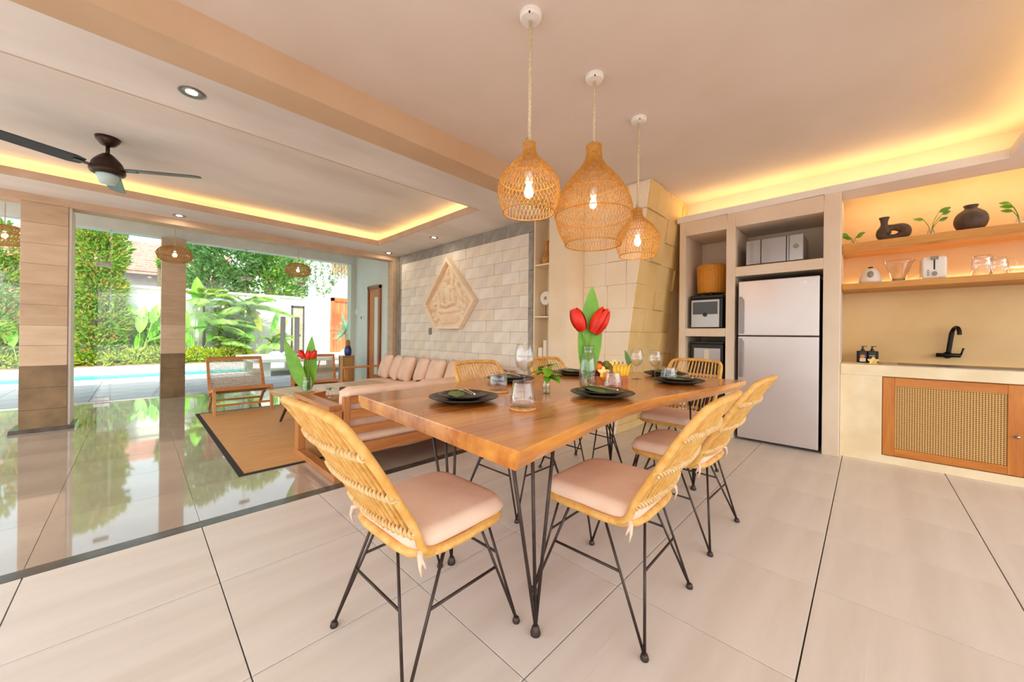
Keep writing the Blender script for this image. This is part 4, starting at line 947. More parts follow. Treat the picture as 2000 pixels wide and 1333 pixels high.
# --- ice maker, basket, water dispenser
im = thing('ice_maker', 'steel countertop ice maker with dark window in the tall niche', 'ice maker', (4.66, 1.295, 1.165), 0)
MB().box(-0.185, 0.2, -0.16, 0.165, 0.01, 0.34).build('case', mat('black_case', '26211d', rough=0.4), im, bevel=0.01, seg=2)
MB().box(-0.2, -0.185, -0.135, 0.16, 0.012, 0.325).build('front', mat('satin_steel', 'a9a29a', rough=0.3, metal=0.8), im, bevel=0.004, seg=1)
MB().box(-0.204, -0.2, -0.115, 0.14, 0.16, 0.3).build('window', mat('smoked_window', '3d3833', rough=0.15), im)
MB().lathe([(0.022, 0), (0.022, 0.01), (0.014, 0.012)], 18).xf(T(-0.2, 0.012, 0.155) @ RY(-PI / 2)).build('knob', M_BLACK, im)
MB().box(-0.2, 0.2, -0.165, 0.17, 0.34, 0.375).build('lid', M_BLACK, im, bevel=0.01, seg=2)
bs = thing('woven_basket', 'tall orange woven basket on a black foot above the ice maker', 'basket', (4.66, 1.30, 1.541), 0)
MB().lathe([(0.07, 0), (0.07, 0.012), (0.03, 0.02), (0.03, 0.035)], 24).build('foot', M_BLACK, bs)
MB().lathe([tuple(q) for q in smooth_line([(0.14, 0.035), (0.143, 0.06), (0.148, 0.2), (0.148, 0.33), (0.142, 0.355)], 5)] + [(0.13, 0.362), (0.02, 0.365)], 40).build('woven_body', weave('orange_basket_weave', 'b8741c', 'e39f34', 90, 420, ax=(1, 2)), bs, smooth=True)
for k in range(28):
    a = 2 * PI * k / 28
    MB().tube([((0.141 + 0.009 * v) * math.cos(a), (0.141 + 0.009 * v) * math.sin(a), 0.037 + 0.31 * v) for v in (0, 0.5, 1)], 0.005, 5).build('cane', mat('orange_cane', 'd58c22', 'e2a33d', rough=0.5, scale=30), bs, smooth=True)
wd = thing('water_dispenser', 'black and silver water dispenser in the lower niche', 'water dispenser', (4.68, 1.29, 0), 0)
MB().box(-0.2, 0.2, -0.17, 0.165, 0, 0.78).build('lower_body', M_BLACK, wd, bevel=0.01, seg=2)
MB().box(-0.21, 0.2, -0.165, 0.165, 0.79, 0.99).build('upper_body', mat('black_case', '26211d', rough=0.4), wd, bevel=0.01, seg=2)
MB().box(-0.224, -0.21, -0.145, 0.13, 0.795, 0.945).build('front_panel', mat('satin_steel', 'a9a29a', rough=0.3, metal=0.8), wd, bevel=0.003, seg=1)
MB().box(-0.226, -0.224, -0.03, 0.02, 0.80, 0.93).build('paper_note', mat('paper', 'd8cdb9', rough=0.8), wd)
MB().box(-0.21, 0.2, -0.17, 0.17, 0.99, 1.02).build('lid', M_BLACK, wd, bevel=0.008, seg=2)
# ------------------------------------------------------------------ relief plaque on the stone wall
M_SAND = mat('carved_sandstone', 'f5e2c6', 'eed6b4', rough=0.75, scale=9, bump=0.2, bscale=60)
ZP, YP = 1.15, 4.575
pq = thing('stone_relief', 'five sided carved sandstone relief of a seated figure on a lotus', 'wall carving', (XR - 0.02, YP, ZP), 0)
penta = [(-0.30, 0.0), (0.31, 0.0), (0.645, 0.40), (0.02, 1.09), (-0.645, 0.40)]       # y grows to the left in the picture
def shrink(poly, d):
    cx = sum(p[0] for p in poly) / len(poly); cy = 0.42; out = []
    n_ = len(poly)
    for i in range(n_):
        p0 = Vector(poly[i - 1]); p1 = Vector(poly[i]); p2 = Vector(poly[(i + 1) % n_])
        e1 = (p1 - p0).normalized(); e2 = (p2 - p1).normalized(); n1 = Vector((-e1.y, e1.x)); n2 = Vector((-e2.y, e2.x))
        b = (n1 + n2); b = b / max(0.15, b.dot(n1)); out.append(tuple(p1 + b * d))
    return out
inner = shrink(penta, 0.042)
fr_ = MB(); X0, X1, X2 = 0.0, -0.085, -0.085
for i in range(5):
    a, b = penta[i], penta[(i + 1) % 5]; c_, d_ = inner[(i + 1) % 5], inner[i]
    vs = [(X0, *a), (X0, *b), (X0, *c_), (X0, *d_), (X1, *a), (X1, *b), (X1, *c_), (X1, *d_)]
    MB().add(vs, [(0, 3, 2, 1), (4, 5, 6, 7), (0, 1, 5, 4), (1, 2, 6, 5), (2, 3, 7, 6), (3, 0, 4, 7)]).build('border', M_SAND, pq, bevel=0.006, seg=2)
def sm(x): x = max(0.0, min(1.0, x)); return x * x * (3 - 2 * x)
def ell(y, z, cy, cz, ry, rz, h, base=0.0, rot=0.0):
    dy, dz = y - cy, z - cz
    if rot: dy, dz = dy * math.cos(rot) + dz * math.sin(rot), -dy * math.sin(rot) + dz * math.cos(rot)
    q = 1 - (dy / ry) ** 2 - (dz / rz) ** 2
    return base + h * math.sqrt(q) if q > 0 else 0.0
def flower(y, z, cy, cz, r, h):
    dy, dz = y - cy, z - cz; d = math.hypot(dy, dz)
    if d > r: return 0.0
    a = math.atan2(dz, dy); pet = 0.75 + 0.25 * math.cos(7 * a)
    return h * (0.45 + 0.55 * math.sin(PI * min(1, d / (r * pet)))) if d < r * pet else 0.0
def carve(y, z):
    h = 0.004 + 0.006 * max(0, math.sin(46 * (y * 0.8 + z) + 5 * math.sin(9 * z)) * math.sin(38 * (z - y * 0.6) + 4 * math.sin(11 * y)))
    h = max(h, ell(y, z, 0, 0.79, 0.115, 0.17, 0.012, 0.014))              # halo
    h = max(h, ell(y, z, 0, 0.79, 0.095, 0.145, 0.006, 0.008) if math.hypot(y / 0.095, (z - 0.79) / 0.145) < 1 else 0)
    h = max(h, ell(y, z, 0, 0.76, 0.048, 0.066, 0.055, 0.015))             # head
    h = max(h, ell(y, z, 0, 0.845, 0.03, 0.05, 0.045, 0.015), ell(y, z, 0, 0.90, 0.016, 0.03, 0.03, 0.012))   # crown
    h = max(h, ell(y, z, 0, 0.68, 0.03, 0.04, 0.03, 0.015))                # neck
    h = max(h, ell(y, z, 0, 0.53, 0.098, 0.16, 0.05, 0.016))               # torso
    h = max(h, ell(y, z, 0.095, 0.60, 0.05, 0.055, 0.04, 0.014), ell(y, z, -0.095, 0.60, 0.05, 0.055, 0.04, 0.014))
    h = max(h, ell(y, z, 0.135, 0.49, 0.036, 0.12, 0.045, 0.012, 0.2), ell(y, z, -0.135, 0.49, 0.036, 0.12, 0.045, 0.012, -0.2))
    h = max(h, ell(y, z, 0.075, 0.375, 0.10, 0.036, 0.062, 0.012, 0.35), ell(y, z, -0.075, 0.375, 0.10, 0.036, 0.062, 0.012, -0.35))
    h = max(h, ell(y, z, 0.12, 0.28, 0.17, 0.06, 0.06, 0.014, 0.1), ell(y, z, -0.12, 0.28, 0.17, 0.06, 0.06, 0.014, -0.1))
    if 0.08 < z < 0.24 and abs(y) < 0.30:                                  # lotus seat
        v = (z - 0.08) / 0.16; w = 0.17 + 0.13 * v
        if abs(y) < w:
            e = math.sqrt(max(0, 1 - (y / w) ** 2)); pet = abs(math.sin(PI * y / w * 5.5)); h = max(h, 0.012 + e * (0.03 + 0.028 * pet * math.sin(PI * min(1, v * 0.9 + 0.1))))
    for cy, cz, r, hh in ((0.40, 0.36, 0.095, 0.04), (0.30, 0.55, 0.08, 0.035), (-0.40, 0.33, 0.07, 0.03), (0.42, 0.23, 0.06, 0.03), (-0.25, 0.70, 0.05, 0.02)): h = max(h, flower(y, z, cy, cz, r, hh))
    for cy, cz, ry, rz, rt in ((-0.28, 0.52, 0.05, 0.13, -0.5), (-0.33, 0.36, 0.045, 0.11, -0.9), (0.24, 0.38, 0.04, 0.11, 0.6), (0.40, 0.47, 0.04, 0.08, 0.9), (-0.22, 0.63, 0.03, 0.09, -0.35), (-0.42, 0.42, 0.03, 0.09, -0.7), (0.33, 0.16, 0.05, 0.1, 1.1), (-0.33, 0.17, 0.05, 0.1, -1.1)): h = max(h, ell(y, z, cy, cz, ry, rz, 0.035, 0.006, rt))
    return h
NV = 190; NU = 150; vv = []; ff = []
def half_at(z):     # inner outline left and right at height z
    z = max(inner[0][1], min(inner[3][1] - 1e-4, z)); xs = []
    for i in range(5):
        (a0, b0), (a1, b1) = inner[i], inner[(i + 1) % 5]
        if abs(b1 - b0) > 1e-9 and min(b0, b1) <= z <= max(b0, b1): xs.append(a0 + (a1 - a0) * (z - b0) / (b1 - b0))
    return min(xs), max(xs)
def rel(a, b):
    z = inner[0][1] + (inner[3][1] - inner[0][1]) * b * 0.9995 + 1e-4
    l, r = half_at(z); y = l + (r - l) * a
    e = sm(min(y - l, r - y) / 0.012)
    return (-0.008 - 1.45 * carve(y, z) * (0.4 + 0.6 * e), y, z)
MB().grid(rel, NU, NV).build('carved_figure', M_SAND, pq, smooth=True)
tag(MB().box(-0.012, 0, -0.035, 0.035, -0.055, 0.055).build('wall_socket', mat('grey_socket', '77736a', rough=0.4), bevel=0.004, seg=2, loc=(XR - 0.017, 5.13, 1.115)), 'grey switch plate on the stone wall below the relief', 'switch')

# ------------------------------------------------------------------ alcove shelves and their things
for z_, lab in ((1.925, 'cream alcove shelf holding the tan vase'), (1.30, 'cream alcove shelf under the white disc ornament'), (0.80, 'cream alcove shelf holding the candles')):
    tag(MB().box(-0.12, 0.12, -0.122, 0.122, -0.02, 0).build('alcove_shelf', M_CREAM, bevel=0.002, seg=1, loc=(XR + 0.12, 2.772, z_)), lab, 'shelf', 'small alcove shelves')
t = thing('tan_vase', 'tan long necked clay vase on the top alcove shelf', 'vase', (XR + 0.1, 2.80, 1.925), 0)
MB().lathe([tuple(q) for q in smooth_line([(0.035, 0), (0.055, 0.03), (0.06, 0.08), (0.04, 0.13), (0.024, 0.16), (0.022, 0.26), (0.03, 0.29), (0.024, 0.29), (0.016, 0.26)], 4)], 24).build('body', mat('tan_clay', 'c78d45', 'b67a38', rough=0.6, scale=14), t, smooth=True)
t = thing('disc_ornament', 'white pierced disc on a thin black stand in the alcove', 'ornament', (XR + 0.09, 2.795, 1.30), 0)
MB().box(-0.03, 0.03, -0.055, 0.055, 0, 0.012).build('base', M_BLACK, t); MB().tube([(0, 0, 0.01), (0, 0, 0.14)], 0.004, 6).build('rod', M_BLACK, t)
ds = MB(); dp = [(0.022, -0.014), (0.08, -0.012), (0.086, 0), (0.08, 0.012), (0.022, 0.014)]
ds.lathe(dp + [dp[0]], 28, cap0=False, cap1=False).xf(T(0, 0, 0.22) @ RY(PI / 2)).build('disc', mat('white_stone', 'ece5d6', rough=0.6), t, smooth=False)
M_CAN = mat('cream_wax', 'f1e6d2', rough=0.5)
for y_, h_, lab in ((2.845, 0.12, 'short cream pillar candle in the alcove'), (2.765, 0.21, 'tall cream pillar candle in the alcove')):
    t = thing('pillar_candle', lab, 'candle', (XR + 0.06, y_, 0.80), 0, 'cream candles in the alcove')
    MB().lathe([(0.032, 0), (0.033, h_ - 0.004), (0.029, h_), (0.01, h_ - 0.006)], 20).build('wax', M_CAN, t, smooth=False); MB().tube([(0, 0, h_ - 0.008), (0, 0, h_ + 0.008)], 0.001, 4).build('wick', M_BLACK, t)

# ------------------------------------------------------------------ ceiling fan and downlights
hub = fz(209, 340, 2.37)
FZ = ZL + 0.17
fan = thing('ceiling_fan', 'dark bronze three blade ceiling fan with a frosted lamp', 'fan', (-0.18, 4.50, FZ), 0)
M_BRZ = mat('fan_bronze', '3b2c24', '4c3a2f', rough=0.35, metal=0.7, scale=20)
MB().lathe([(0.075, 0), (0.07, -0.025), (0.045, -0.06), (0.02, -0.07)], 28).build('canopy', M_BRZ, fan, smooth=True)
MB().tube([(0, 0, -0.06), (0, 0, -0.15)], 0.013, 10).build('down_rod', M_BRZ, fan, smooth=True)
MB().lathe([tuple(q) for q in smooth_line([(0.02, -0.13), (0.04, -0.145), (0.085, -0.20), (0.10, -0.245), (0.108, -0.27), (0.1, -0.295), (0.07, -0.305)], 4)], 32).build('motor', M_BRZ, fan, smooth=True)
MB().lathe([(0.068, -0.30), (0.066, -0.315), (0.048, -0.375), (0.02, -0.38)], 28).build('lamp_glass', mat('frosted_lamp', 'bcd6d6', rough=0.4), fan, smooth=True)
M_BLD = mat('blade_dark', '3f4a52', '343d44', rough=0.35, scale=6, spec=0.5)
for k in range(3):
    a = math.radians(-33) + 2 * PI * k / 3
    ir = MB().bar((0.07, 0, -0.262), (0.2, 0, -0.26), 0.05, 0.006).xf(RZ(a)).build('blade_iron', M_BRZ, fan)
    pts = [(0.14, -0.045), (0.2, -0.065), (0.62, -0.062), (0.655, -0.045), (0.66, 0.0), (0.65, 0.035), (0.62, 0.052), (0.2, 0.06), (0.14, 0.04)]
    MB().prism(pts, -0.004, 0.004).xf(RZ(a) @ T(0, 0, -0.255) @ RX(0.2)).build('blade', M_BLD, fan)
M_DLE = emit('downlight_lamp', (1.0, 0.84, 0.64, 1), 260.0)
def downlight(x, y, z, label):
    t = thing('downlight', label, 'downlight', (x, y, z), 0, 'round recessed downlights')
    MB().lathe([(0.045, -0.003), (0.062, -0.006), (0.066, 0.0)], 28, cap0=False, cap1=False).build('trim_ring', mat('nickel_ring', '8d8780', rough=0.3, metal=0.8), t, smooth=True)
    MB().lathe([(0.028, -0.002), (0.044, -0.003)], 28, cap0=False, cap1=False).build('reflector', M_CHROME, t)
    MB().lathe([(0.028, -0.0015), (0.001, -0.0015)], 24, cap0=False, cap1=False).build('lamp', M_DLE, t)
downlight(0.215, 2.88, ZL, 'round recessed downlight nearest to us, left of the tan ceiling beam'); downlight(0.35, 6.05, ZL, 'round recessed downlight above the slim garden column')
downlight(3.03, 4.57, ZL, 'round recessed downlight above the stone relief'); downlight(3.08, 6.05, ZL, 'round recessed downlight in the corner by the veranda')

# ------------------------------------------------------------------ flat woven veranda pendants
M_VW = mat('veranda_wicker', 'b98a52', 'c79a62', rough=0.6, scale=30)
def flat_pendant(x, y, z, label):
    t = thing('disc_pendant', label, 'lamp', (x, y, 2.80), 0, 'flat woven pendants under the veranda ceiling')
    MB().tube([(0, 0, 0), (0, 0, z - 2.80 + 0.05)], 0.005, 6).build('cord', M_ROPE, t)
    pr = [(0.05, 0.115), (0.11, 0.105), (0.17, 0.07), (0.2, 0.0), (0.17, -0.07), (0.12, -0.105), (0.08, -0.112)]
    woven([(r, q + z - 2.80) for r, q in pr], 40, 0.22, 0.0034, 20, t, M_VW, (0.0, 0.5, 1.0), 'shade')
    MB().lathe([(0.012, 0.05), (0.016, 0.02), (0.028, -0.005), (0.02, -0.03), (0.004, -0.036)], 14, (0, 0, z - 2.80)).build('bulb', emit('soft_bulb', (1.0, 0.75, 0.42, 1), 10.0), t, smooth=True)
flat_pendant(0.375, 7.25, 2.19, 'flat woven disc pendant lamp hanging in front of the slim column'); flat_pendant(1.985, 7.25, 2.18, 'flat woven disc pendant lamp hanging before the garden trees'); flat_pendant(-1.09, 7.25, 2.175, 'flat woven disc pendant lamp at the left edge of the picture')

# ------------------------------------------------------------------ rug
rg_ = thing('rug', 'tan woven rug with a black border under the coffee table', 'rug', (1.62, 4.75, 0), 0)
M_RUG = mat('bamboo_rug', 'd6a366', 'c28c50', rough=0.6, scale=14, stretch=(0.15, 6, 1), bump=0.3, bscale=40); M_RUGB = mat('rug_border', '2c2622', rough=0.85)
MB().box(-1.05, 1.05, -1.40, 1.42, 0.0005, 0.004).build('field', M_RUG, rg_)
for a, b, c_, d_ in ((-1.09, 1.09, -1.44, -1.40), (-1.09, 1.09, 1.42, 1.46), (-1.09, -1.05, -1.40, 1.42), (1.05, 1.09, -1.40, 1.42)): MB().box(a, b, c_, d_, 0.0005, 0.0045).build('border', M_RUGB, rg_)

# ------------------------------------------------------------------ long sofa on the relief wall
SX0, SX1, SY0, SY1 = 2.36, 3.32, 3.16, 6.13
so = thing('long_sofa', 'long teak framed pink sofa along the stone wall', 'sofa', ((SX0 + SX1) / 2, (SY0 + SY1) / 2, 0), 0)
sx, sy = (SX1 - SX0) / 2, (SY1 - SY0) / 2
for yy in (-sy, sy - 0.05):
    MB().box(-sx, -sx + 0.055, yy, yy + 0.05, 0, 0.49).build('leg', M_TEAKZ, so, bevel=0.003, seg=1); MB().box(sx - 0.06, sx, yy, yy + 0.05, 0, 0.62).build('leg', M_TEAKZ, so, bevel=0.003, seg=1)
    MB().box(-sx - 0.01, sx - 0.06, yy - 0.01, yy + 0.06, 0.49, 0.52).build('arm_rest', M_TEAK, so, bevel=0.004, seg=1)
MB().box(-sx + 0.01, -sx + 0.05, -sy + 0.05, sy - 0.05, 0.12, 0.20).build('front_rail', M_TEAKY, so, bevel=0.003, seg=1); MB().box(sx - 0.05, sx - 0.01, -sy + 0.05, sy - 0.05, 0.50, 0.58).build('back_rail', M_TEAKY, so, bevel=0.003, seg=1)
MB().box(-sx + 0.05, sx - 0.05, -sy + 0.05, sy - 0.05, 0.14, 0.18).build('seat_deck', M_TEAKY, so)
for k in range(3):
    L3 = (SY1 - SY0 - 0.12) / 3
    slab(SX1 - SX0 - 0.1, L3 - 0.006, 0.13, 14, puff=0.01).xf(T(-0.02, -sy + 0.06 + L3 * (k + 0.5), 0.182)).build('seat_cushion', M_PINK, so, smooth=True)
    pillow(L3 - 0.01, 0.36, 0.14, 12, p=6, q=0.4, pinch=0.01).xf(T(sx - 0.14, -sy + 0.06 + L3 * (k + 0.5), 0.27) @ RY(0.16) @ RZ(PI / 2)).build('back_cushion', M_PINK, so, smooth=True)
cl = ['scatter cushion nearest the veranda on the long sofa', 'second scatter cushion from the veranda end of the long sofa', 'third scatter cushion from the veranda end of the long sofa', 'fourth scatter cushion from the veranda end of the long sofa',
      'fifth scatter cushion from the veranda end of the long sofa', 'sixth scatter cushion from the veranda end of the long sofa', 'scatter cushion of the long sofa behind the rattan chair', 'last scatter cushion at the dining end of the long sofa']
for k, y_ in enumerate((5.93, 5.60, 5.24, 4.84, 4.44, 4.06, 3.70, 3.38)):
    o = pillow(0.44, 0.42, 0.15).build('scatter_cushion', M_PINK, smooth=True)
    o.matrix_world = T(2.92 + 0.02 * (k % 2), y_, 0.315) @ RZ(0.25 * (-1) ** k * 0.3 - 0.25) @ RY(0.33) @ RZ(PI / 2)
    tag(o, 'pink ' + cl[k], 'cushion', 'pink scatter cushions on the long sofa')

# ------------------------------------------------------------------ near sofa seen from behind
LX0, LX1, LY0, LY1 = 0.985, 2.45, 2.725, 3.64
lo = thing('near_sofa', 'teak sofa with slatted back and pink cushions, its back to the dining table', 'sofa', (LX0, LY0, 0), 0)
w_, d_ = LX1 - LX0, LY1 - LY0
for x_ in (0.0, w_ - 0.06):
    MB().box(x_, x_ + 0.06, 0.0, 0.055, 0.03, 0.50).build('leg', M_TEAKZ, lo, bevel=0.003, seg=1) if x_ else None
    MB().box(x_, x_ + 0.06, d_ - 0.09, d_, 0.045, 0.50).build('leg', M_TEAKZ, lo, bevel=0.003, seg=1)
    MB().box(x_ - 0.005, x_ + 0.065, -0.02, d_ + 0.01, 0.0, 0.045).build('floor_runner', M_TEAKY, lo, bevel=0.003, seg=1)
    MB().box(x_ - 0.015, x_ + 0.085, 0.06 if x_ == 0 else -0.02, d_ + 0.01, 0.50, 0.535).build('arm_rest', M_TEAKY, lo, bevel=0.004, seg=1)
MB().box(0.07, 0.115, 0.0, 0.045, 0.045, 0.60).build('back_post', M_TEAKZ, lo, bevel=0.003, seg=1); MB().box(w_ - 0.12, w_ - 0.07, 0.0, 0.045, 0.045, 0.60).build('back_post', M_TEAKZ, lo, bevel=0.003, seg=1)
MB().box(0.0, 0.06, 0.0, 0.055, 0.045, 0.50).build('leg', M_TEAKZ, lo, bevel=0.003, seg=1)
for z0, z1 in ((0.545, 0.60), (0.43, 0.50), (0.315, 0.37)): MB().box(0.115, w_ - 0.12, 0.005, 0.03, z0, z1).build('back_slat', M_TEAK, lo, bevel=0.003, seg=1)
MB().box(0.06, w_ - 0.06, 0.0, 0.04, 0.155, 0.235).build('bottom_rail', M_TEAK, lo, bevel=0.003, seg=1); MB().box(0.06, w_ - 0.06, d_ - 0.05, d_ - 0.01, 0.155, 0.235).build('front_rail', M_TEAK, lo, bevel=0.003, seg=1)
MB().box(0.06, w_ - 0.06, 0.04, d_ - 0.05, 0.165, 0.2).build('seat_deck', M_TEAK, lo)
slab(w_ - 0.13, d_ - 0.06, 0.12, 16, puff=0.01).xf(T(w_ / 2, d_ / 2 + 0.0, 0.202)).build('seat_cushion', M_PINK, lo, smooth=True)
for k in range(2): pillow((w_ - 0.16) / 2, 0.36, 0.16, 12, p=6, q=0.35, pinch=0.01).xf(T(0.08 + (w_ - 0.16) * (0.25 + 0.5 * k), 0.16, 0.305) @ RX(0.12)).build('back_cushion', M_PINK, lo, smooth=True)
MB().tube([(0.09, 0.035, 0.60), (0.12, 0.03, 0.625), (0.2, 0.028, 0.63), (w_ / 2, 0.028, 0.63), (w_ - 0.2, 0.028, 0.63), (w_ - 0.09, 0.03, 0.61)], [0.02, 0.028, 0.031, 0.031, 0.031, 0.02], 12).build('top_roll', M_PINK, lo, smooth=True)

# ------------------------------------------------------------------ coffee table
M_CT = wood('pale_coffee_slab', 'b98f63', 'd9bd97', axis=1, rough=0.35)
ct = thing('coffee_table', 'pale live edge coffee table on dark splayed legs', 'table', (1.72, 4.65, 0), 0)
ol = smooth_line([(-0.66, 0.30), (-0.60, -0.1), (-0.55, -0.42), (-0.2, -0.50), (0.3, -0.46), (0.62, -0.40), (0.66, 0.0), (0.62, 0.42), (0.2, 0.46), (-0.3, 0.44), (-0.66, 0.30)], 3)[:-1]
c_ = MB(); n = len(ol); rr = []
for z, k in ((0.40, 0.99), (0.395, 1.0), (0.34, 0.94)): rr += [(p.x * k, p.y * k, z) for p in ol]
fs = [tuple(range(n)), tuple(reversed(range(2 * n, 3 * n)))]
for k in range(2): fs += [(k * n + i, k * n + (i + 1) % n, (k + 1) * n + (i + 1) % n, (k + 1) * n + i) for i in range(n)]
c_.add(rr, fs).build('table_top', M_CT, ct)
for a, b in ((-1, -1), (-1, 1), (1, -1), (1, 1)): MB().tube([(a * 0.42, b * 0.26, 0.345), (a * 0.52, b * 0.36, 0.009)], [0.022, 0.013], 10).build('leg', mat('dark_tapered_leg', '4a2f22', rough=0.4), ct, smooth=True)
ZCf = 0.40
vq = fz(600, 770, ZCf)
t = thing('clear_vase', 'clear glass vase on the coffee table', 'vase', (vq.x, vq.y, ZCf), 0)
pr = [(0.045, 0), (0.05, 0.01), (0.05, 0.14), (0.042, 0.17), (0.046, 0.19)]
MB().lathe(pr + [(r - 0.002, z + 0.002) for r, z in reversed(pr)], 24).build('glass_body', M_CLEAR, t, smooth=True); MB().lathe([(0.045, 0.006), (0.046, 0.09), (0.005, 0.091)], 20).build('water', M_WATER, t, smooth=True)
cb = Vector((vq.x, vq.y, ZCf + 0.03))
tulip(cb, cb - L_ * 0.045 + Vector((0, 0, 0.36)), (-L_.x * 0.5, -L_.y * 0.5, 1), 'red flower leaning left in the coffee table vase', 1.05)
tulip(cb, cb + L_ * 0.0 + Vector((0, 0, 0.345)), (L_.x * 0.1, L_.y * 0.1, 1), 'red flower in the middle of the coffee table vase', 1.05)
tulip(cb, cb + L_ * 0.045 + Vector((0, 0, 0.36)), (L_.x * 0.5, L_.y * 0.5, 1), 'red flower leaning right in the coffee table vase', 1.05)
for an, ln, lab in ((0.42, 0.62, 'long green leaf leaning left in the coffee table vase'), (-0.02, 0.60, 'upright green leaf in the coffee table vase')):
    o = leaf_mesh(ln, 0.15, 0.02, 10, fold=0.1).build('broad_leaf', M_LEAFL, None, smooth=True)
    o.matrix_world = Matrix.Translation(cb - _F * (0.02 if an > 0.1 else -0.05)) @ Matrix(((L_.x, 0.0, -_F.x, 0), (L_.y, 0.0, -_F.y, 0), (0, 1, 0, 0), (0, 0, 0, 1))) @ RZ(an)
    tag(o, lab, 'leaf')
bx_ = fz(615, 780, ZCf)
t = thing('wooden_box', 'small brown wooden box on the coffee table beside the vase', 'box', (bx_.x, bx_.y, ZCf), 0.5)
MB().box(-0.08, 0.08, -0.06, 0.06, 0, 0.06).build('case', M_BOX, t, bevel=0.002, seg=1); MB().box(-0.083, 0.083, -0.063, 0.063, 0.06, 0.075).build('lid', M_BOX, t, bevel=0.002, seg=1)
sg = thing('small_plant', 'small green sprig beside the wooden box on the coffee table', 'plant', (bx_.x + 0.14, bx_.y - 0.02, ZCf), 0)
MB().lathe([(0.02, 0), (0.022, 0.06), (0.014, 0.08)], 14).build('pot', M_CLEAR, sg)
for k in range(9):
    a = rl.random() * 2 * PI; l = 0.06
    leaf_mesh(l, 0.03, 0.3, 6).xf(T(0, 0, 0.075 + 0.02 * rl.random()) @ RZ(a) @ RX(0.4)).build('leaf', M_LEAFL, sg, smooth=True)

# ------------------------------------------------------------------ two low woven lounge chairs facing us (local -y is the front)
def lounge(label):
    t = thing('lounge_chair', label, 'chair', (0, 0, 0), 0, 'low teak lounge chairs with woven backs')
    W2 = 0.31
    for s in (-1, 1):
        x_ = s * W2
        MB().bar((x_, -0.30, 0.0), (x_, -0.235, 0.335), 0.034, 0.04, (0, 1, 0)).build('leg', M_TEAKZ, t, bevel=0.003, seg=1)
        MB().bar((x_ * 0.94, 0.36, 0.0), (x_ * 0.94, -0.02, 0.31), 0.03, 0.036, (0, 1, 0)).build('leg', M_TEAKZ, t, bevel=0.003, seg=1)
        MB().bar((x_, -0.285, 0.325), (x_, 0.20, 0.24), 0.034, 0.045).build('seat_side_rail', M_TEAKY, t, bevel=0.003, seg=1)
        MB().bar((x_ * 1.0, 0.13, 0.20), (x_ * 1.0, 0.44, 0.70), 0.034, 0.042, (0, 1, 0)).build('back_stile', M_TEAKZ, t, bevel=0.003, seg=1)
    def atb(v): return (0.13 + 0.31 * v, 0.20 + 0.50 * v)
    for v, h in ((0.97, 0.05), (0.14, 0.04)):
        y_, z_ = atb(v); MB().bar((-W2, y_, z_), (W2, y_, z_), 0.026, h).build('back_rail', M_TEAK, t, bevel=0.003, seg=1)
    for y_, z_ in ((-0.27, 0.33), (0.19, 0.235)): MB().bar((-W2, y_, z_), (W2, y_, z_), 0.03, 0.04).build('seat_rail', M_TEAK, t, bevel=0.003, seg=1)
    MB().bar((-W2, -0.272, 0.12), (W2, -0.272, 0.12), 0.022, 0.026).build('stretcher', M_TEAK, t); MB().bar((-W2 * 0.94, 0.22, 0.12), (W2 * 0.94, 0.22, 0.12), 0.022, 0.026).build('stretcher', M_TEAK, t)
    M_CORD = mat('grey_brown_cord', 'c0a887', 'a8906f', rough=0.7, scale=50)
    b = MB()
    for k in range(33):
        x_ = -W2 + 0.03 + (2 * W2 - 0.06) * k / 32; y0, z0 = atb(0.16); y1, z1 = atb(0.94); b.tube([(x_, y0, z0), (x_, y1, z1)], 0.003, 4)
    for k in range(26):
        y_, z_ = atb(0.17 + 0.76 * k / 25); b.tube([(-W2 + 0.01, y_, z_), (W2 - 0.01, y_, z_)], 0.0028 if k > 9 else 0.005, 4)
    b.build('woven_back', M_CORD, t, kind='stuff')
    b = MB()
    for k in range(30): 
        f = k / 29; b.tube([(-W2 + 0.01, -0.26 + 0.44 * f, 0.342 - 0.085 * f), (0, -0.26 + 0.44 * f, 0.325 - 0.085 * f), (W2 - 0.01, -0.26 + 0.44 * f, 0.342 - 0.085 * f)], 0.0075, 4)
    b.build('woven_seat', M_CORD, t, kind='stuff')
    return t
lc = lounge('low teak lounge chair with woven back on the left')
lc.location = (1.0, 6.20, 0.0); lc.rotation_euler = (0, 0, 0.0)
dup(lc, (1.98, 6.28, 0), -0.22, 'low teak lounge chair with woven back behind the flowers on the coffee table')

# ------------------------------------------------------------------ veranda things
bk = fz(680, 770, 0)
t = thing('rattan_pedestal', 'tall rattan box pedestal against the veranda wall', 'pedestal', (2.98, 7.6, 0), 0)
M_PED = weave('pedestal_weave', 'a97f45', 'd1a969', 160, 160, ax=(0, 2))
MB().box(-0.1, 0.1, -0.1, 0.1, 0.02, 0.585).build('woven_sides', M_PED, t)
for a in (-1, 1):
    for b in (-1, 1): MB().box(a * 0.1 - 0.012, a * 0.1 + 0.012, b * 0.1 - 0.012, b * 0.1 + 0.012, 0, 0.6).build('corner_post', M_TEAKZ, t)
MB().box(-0.115, 0.115, -0.115, 0.115, 0.6, 0.615).build('top', M_TEAK, t)
t = thing('blue_jar', 'dark blue jar with a tan figure top on the rattan pedestal', 'jar', (3.0, 7.58, 0.615), 0)
MB().lathe([tuple(q) for q in smooth_line([(0.055, 0), (0.07, 0.05), (0.066, 0.13), (0.05, 0.18), (0.048, 0.2)], 4)], 22).build('jar', mat('navy_glaze', '2c3563', '384a86', rough=0.25, scale=14), t, smooth=True)
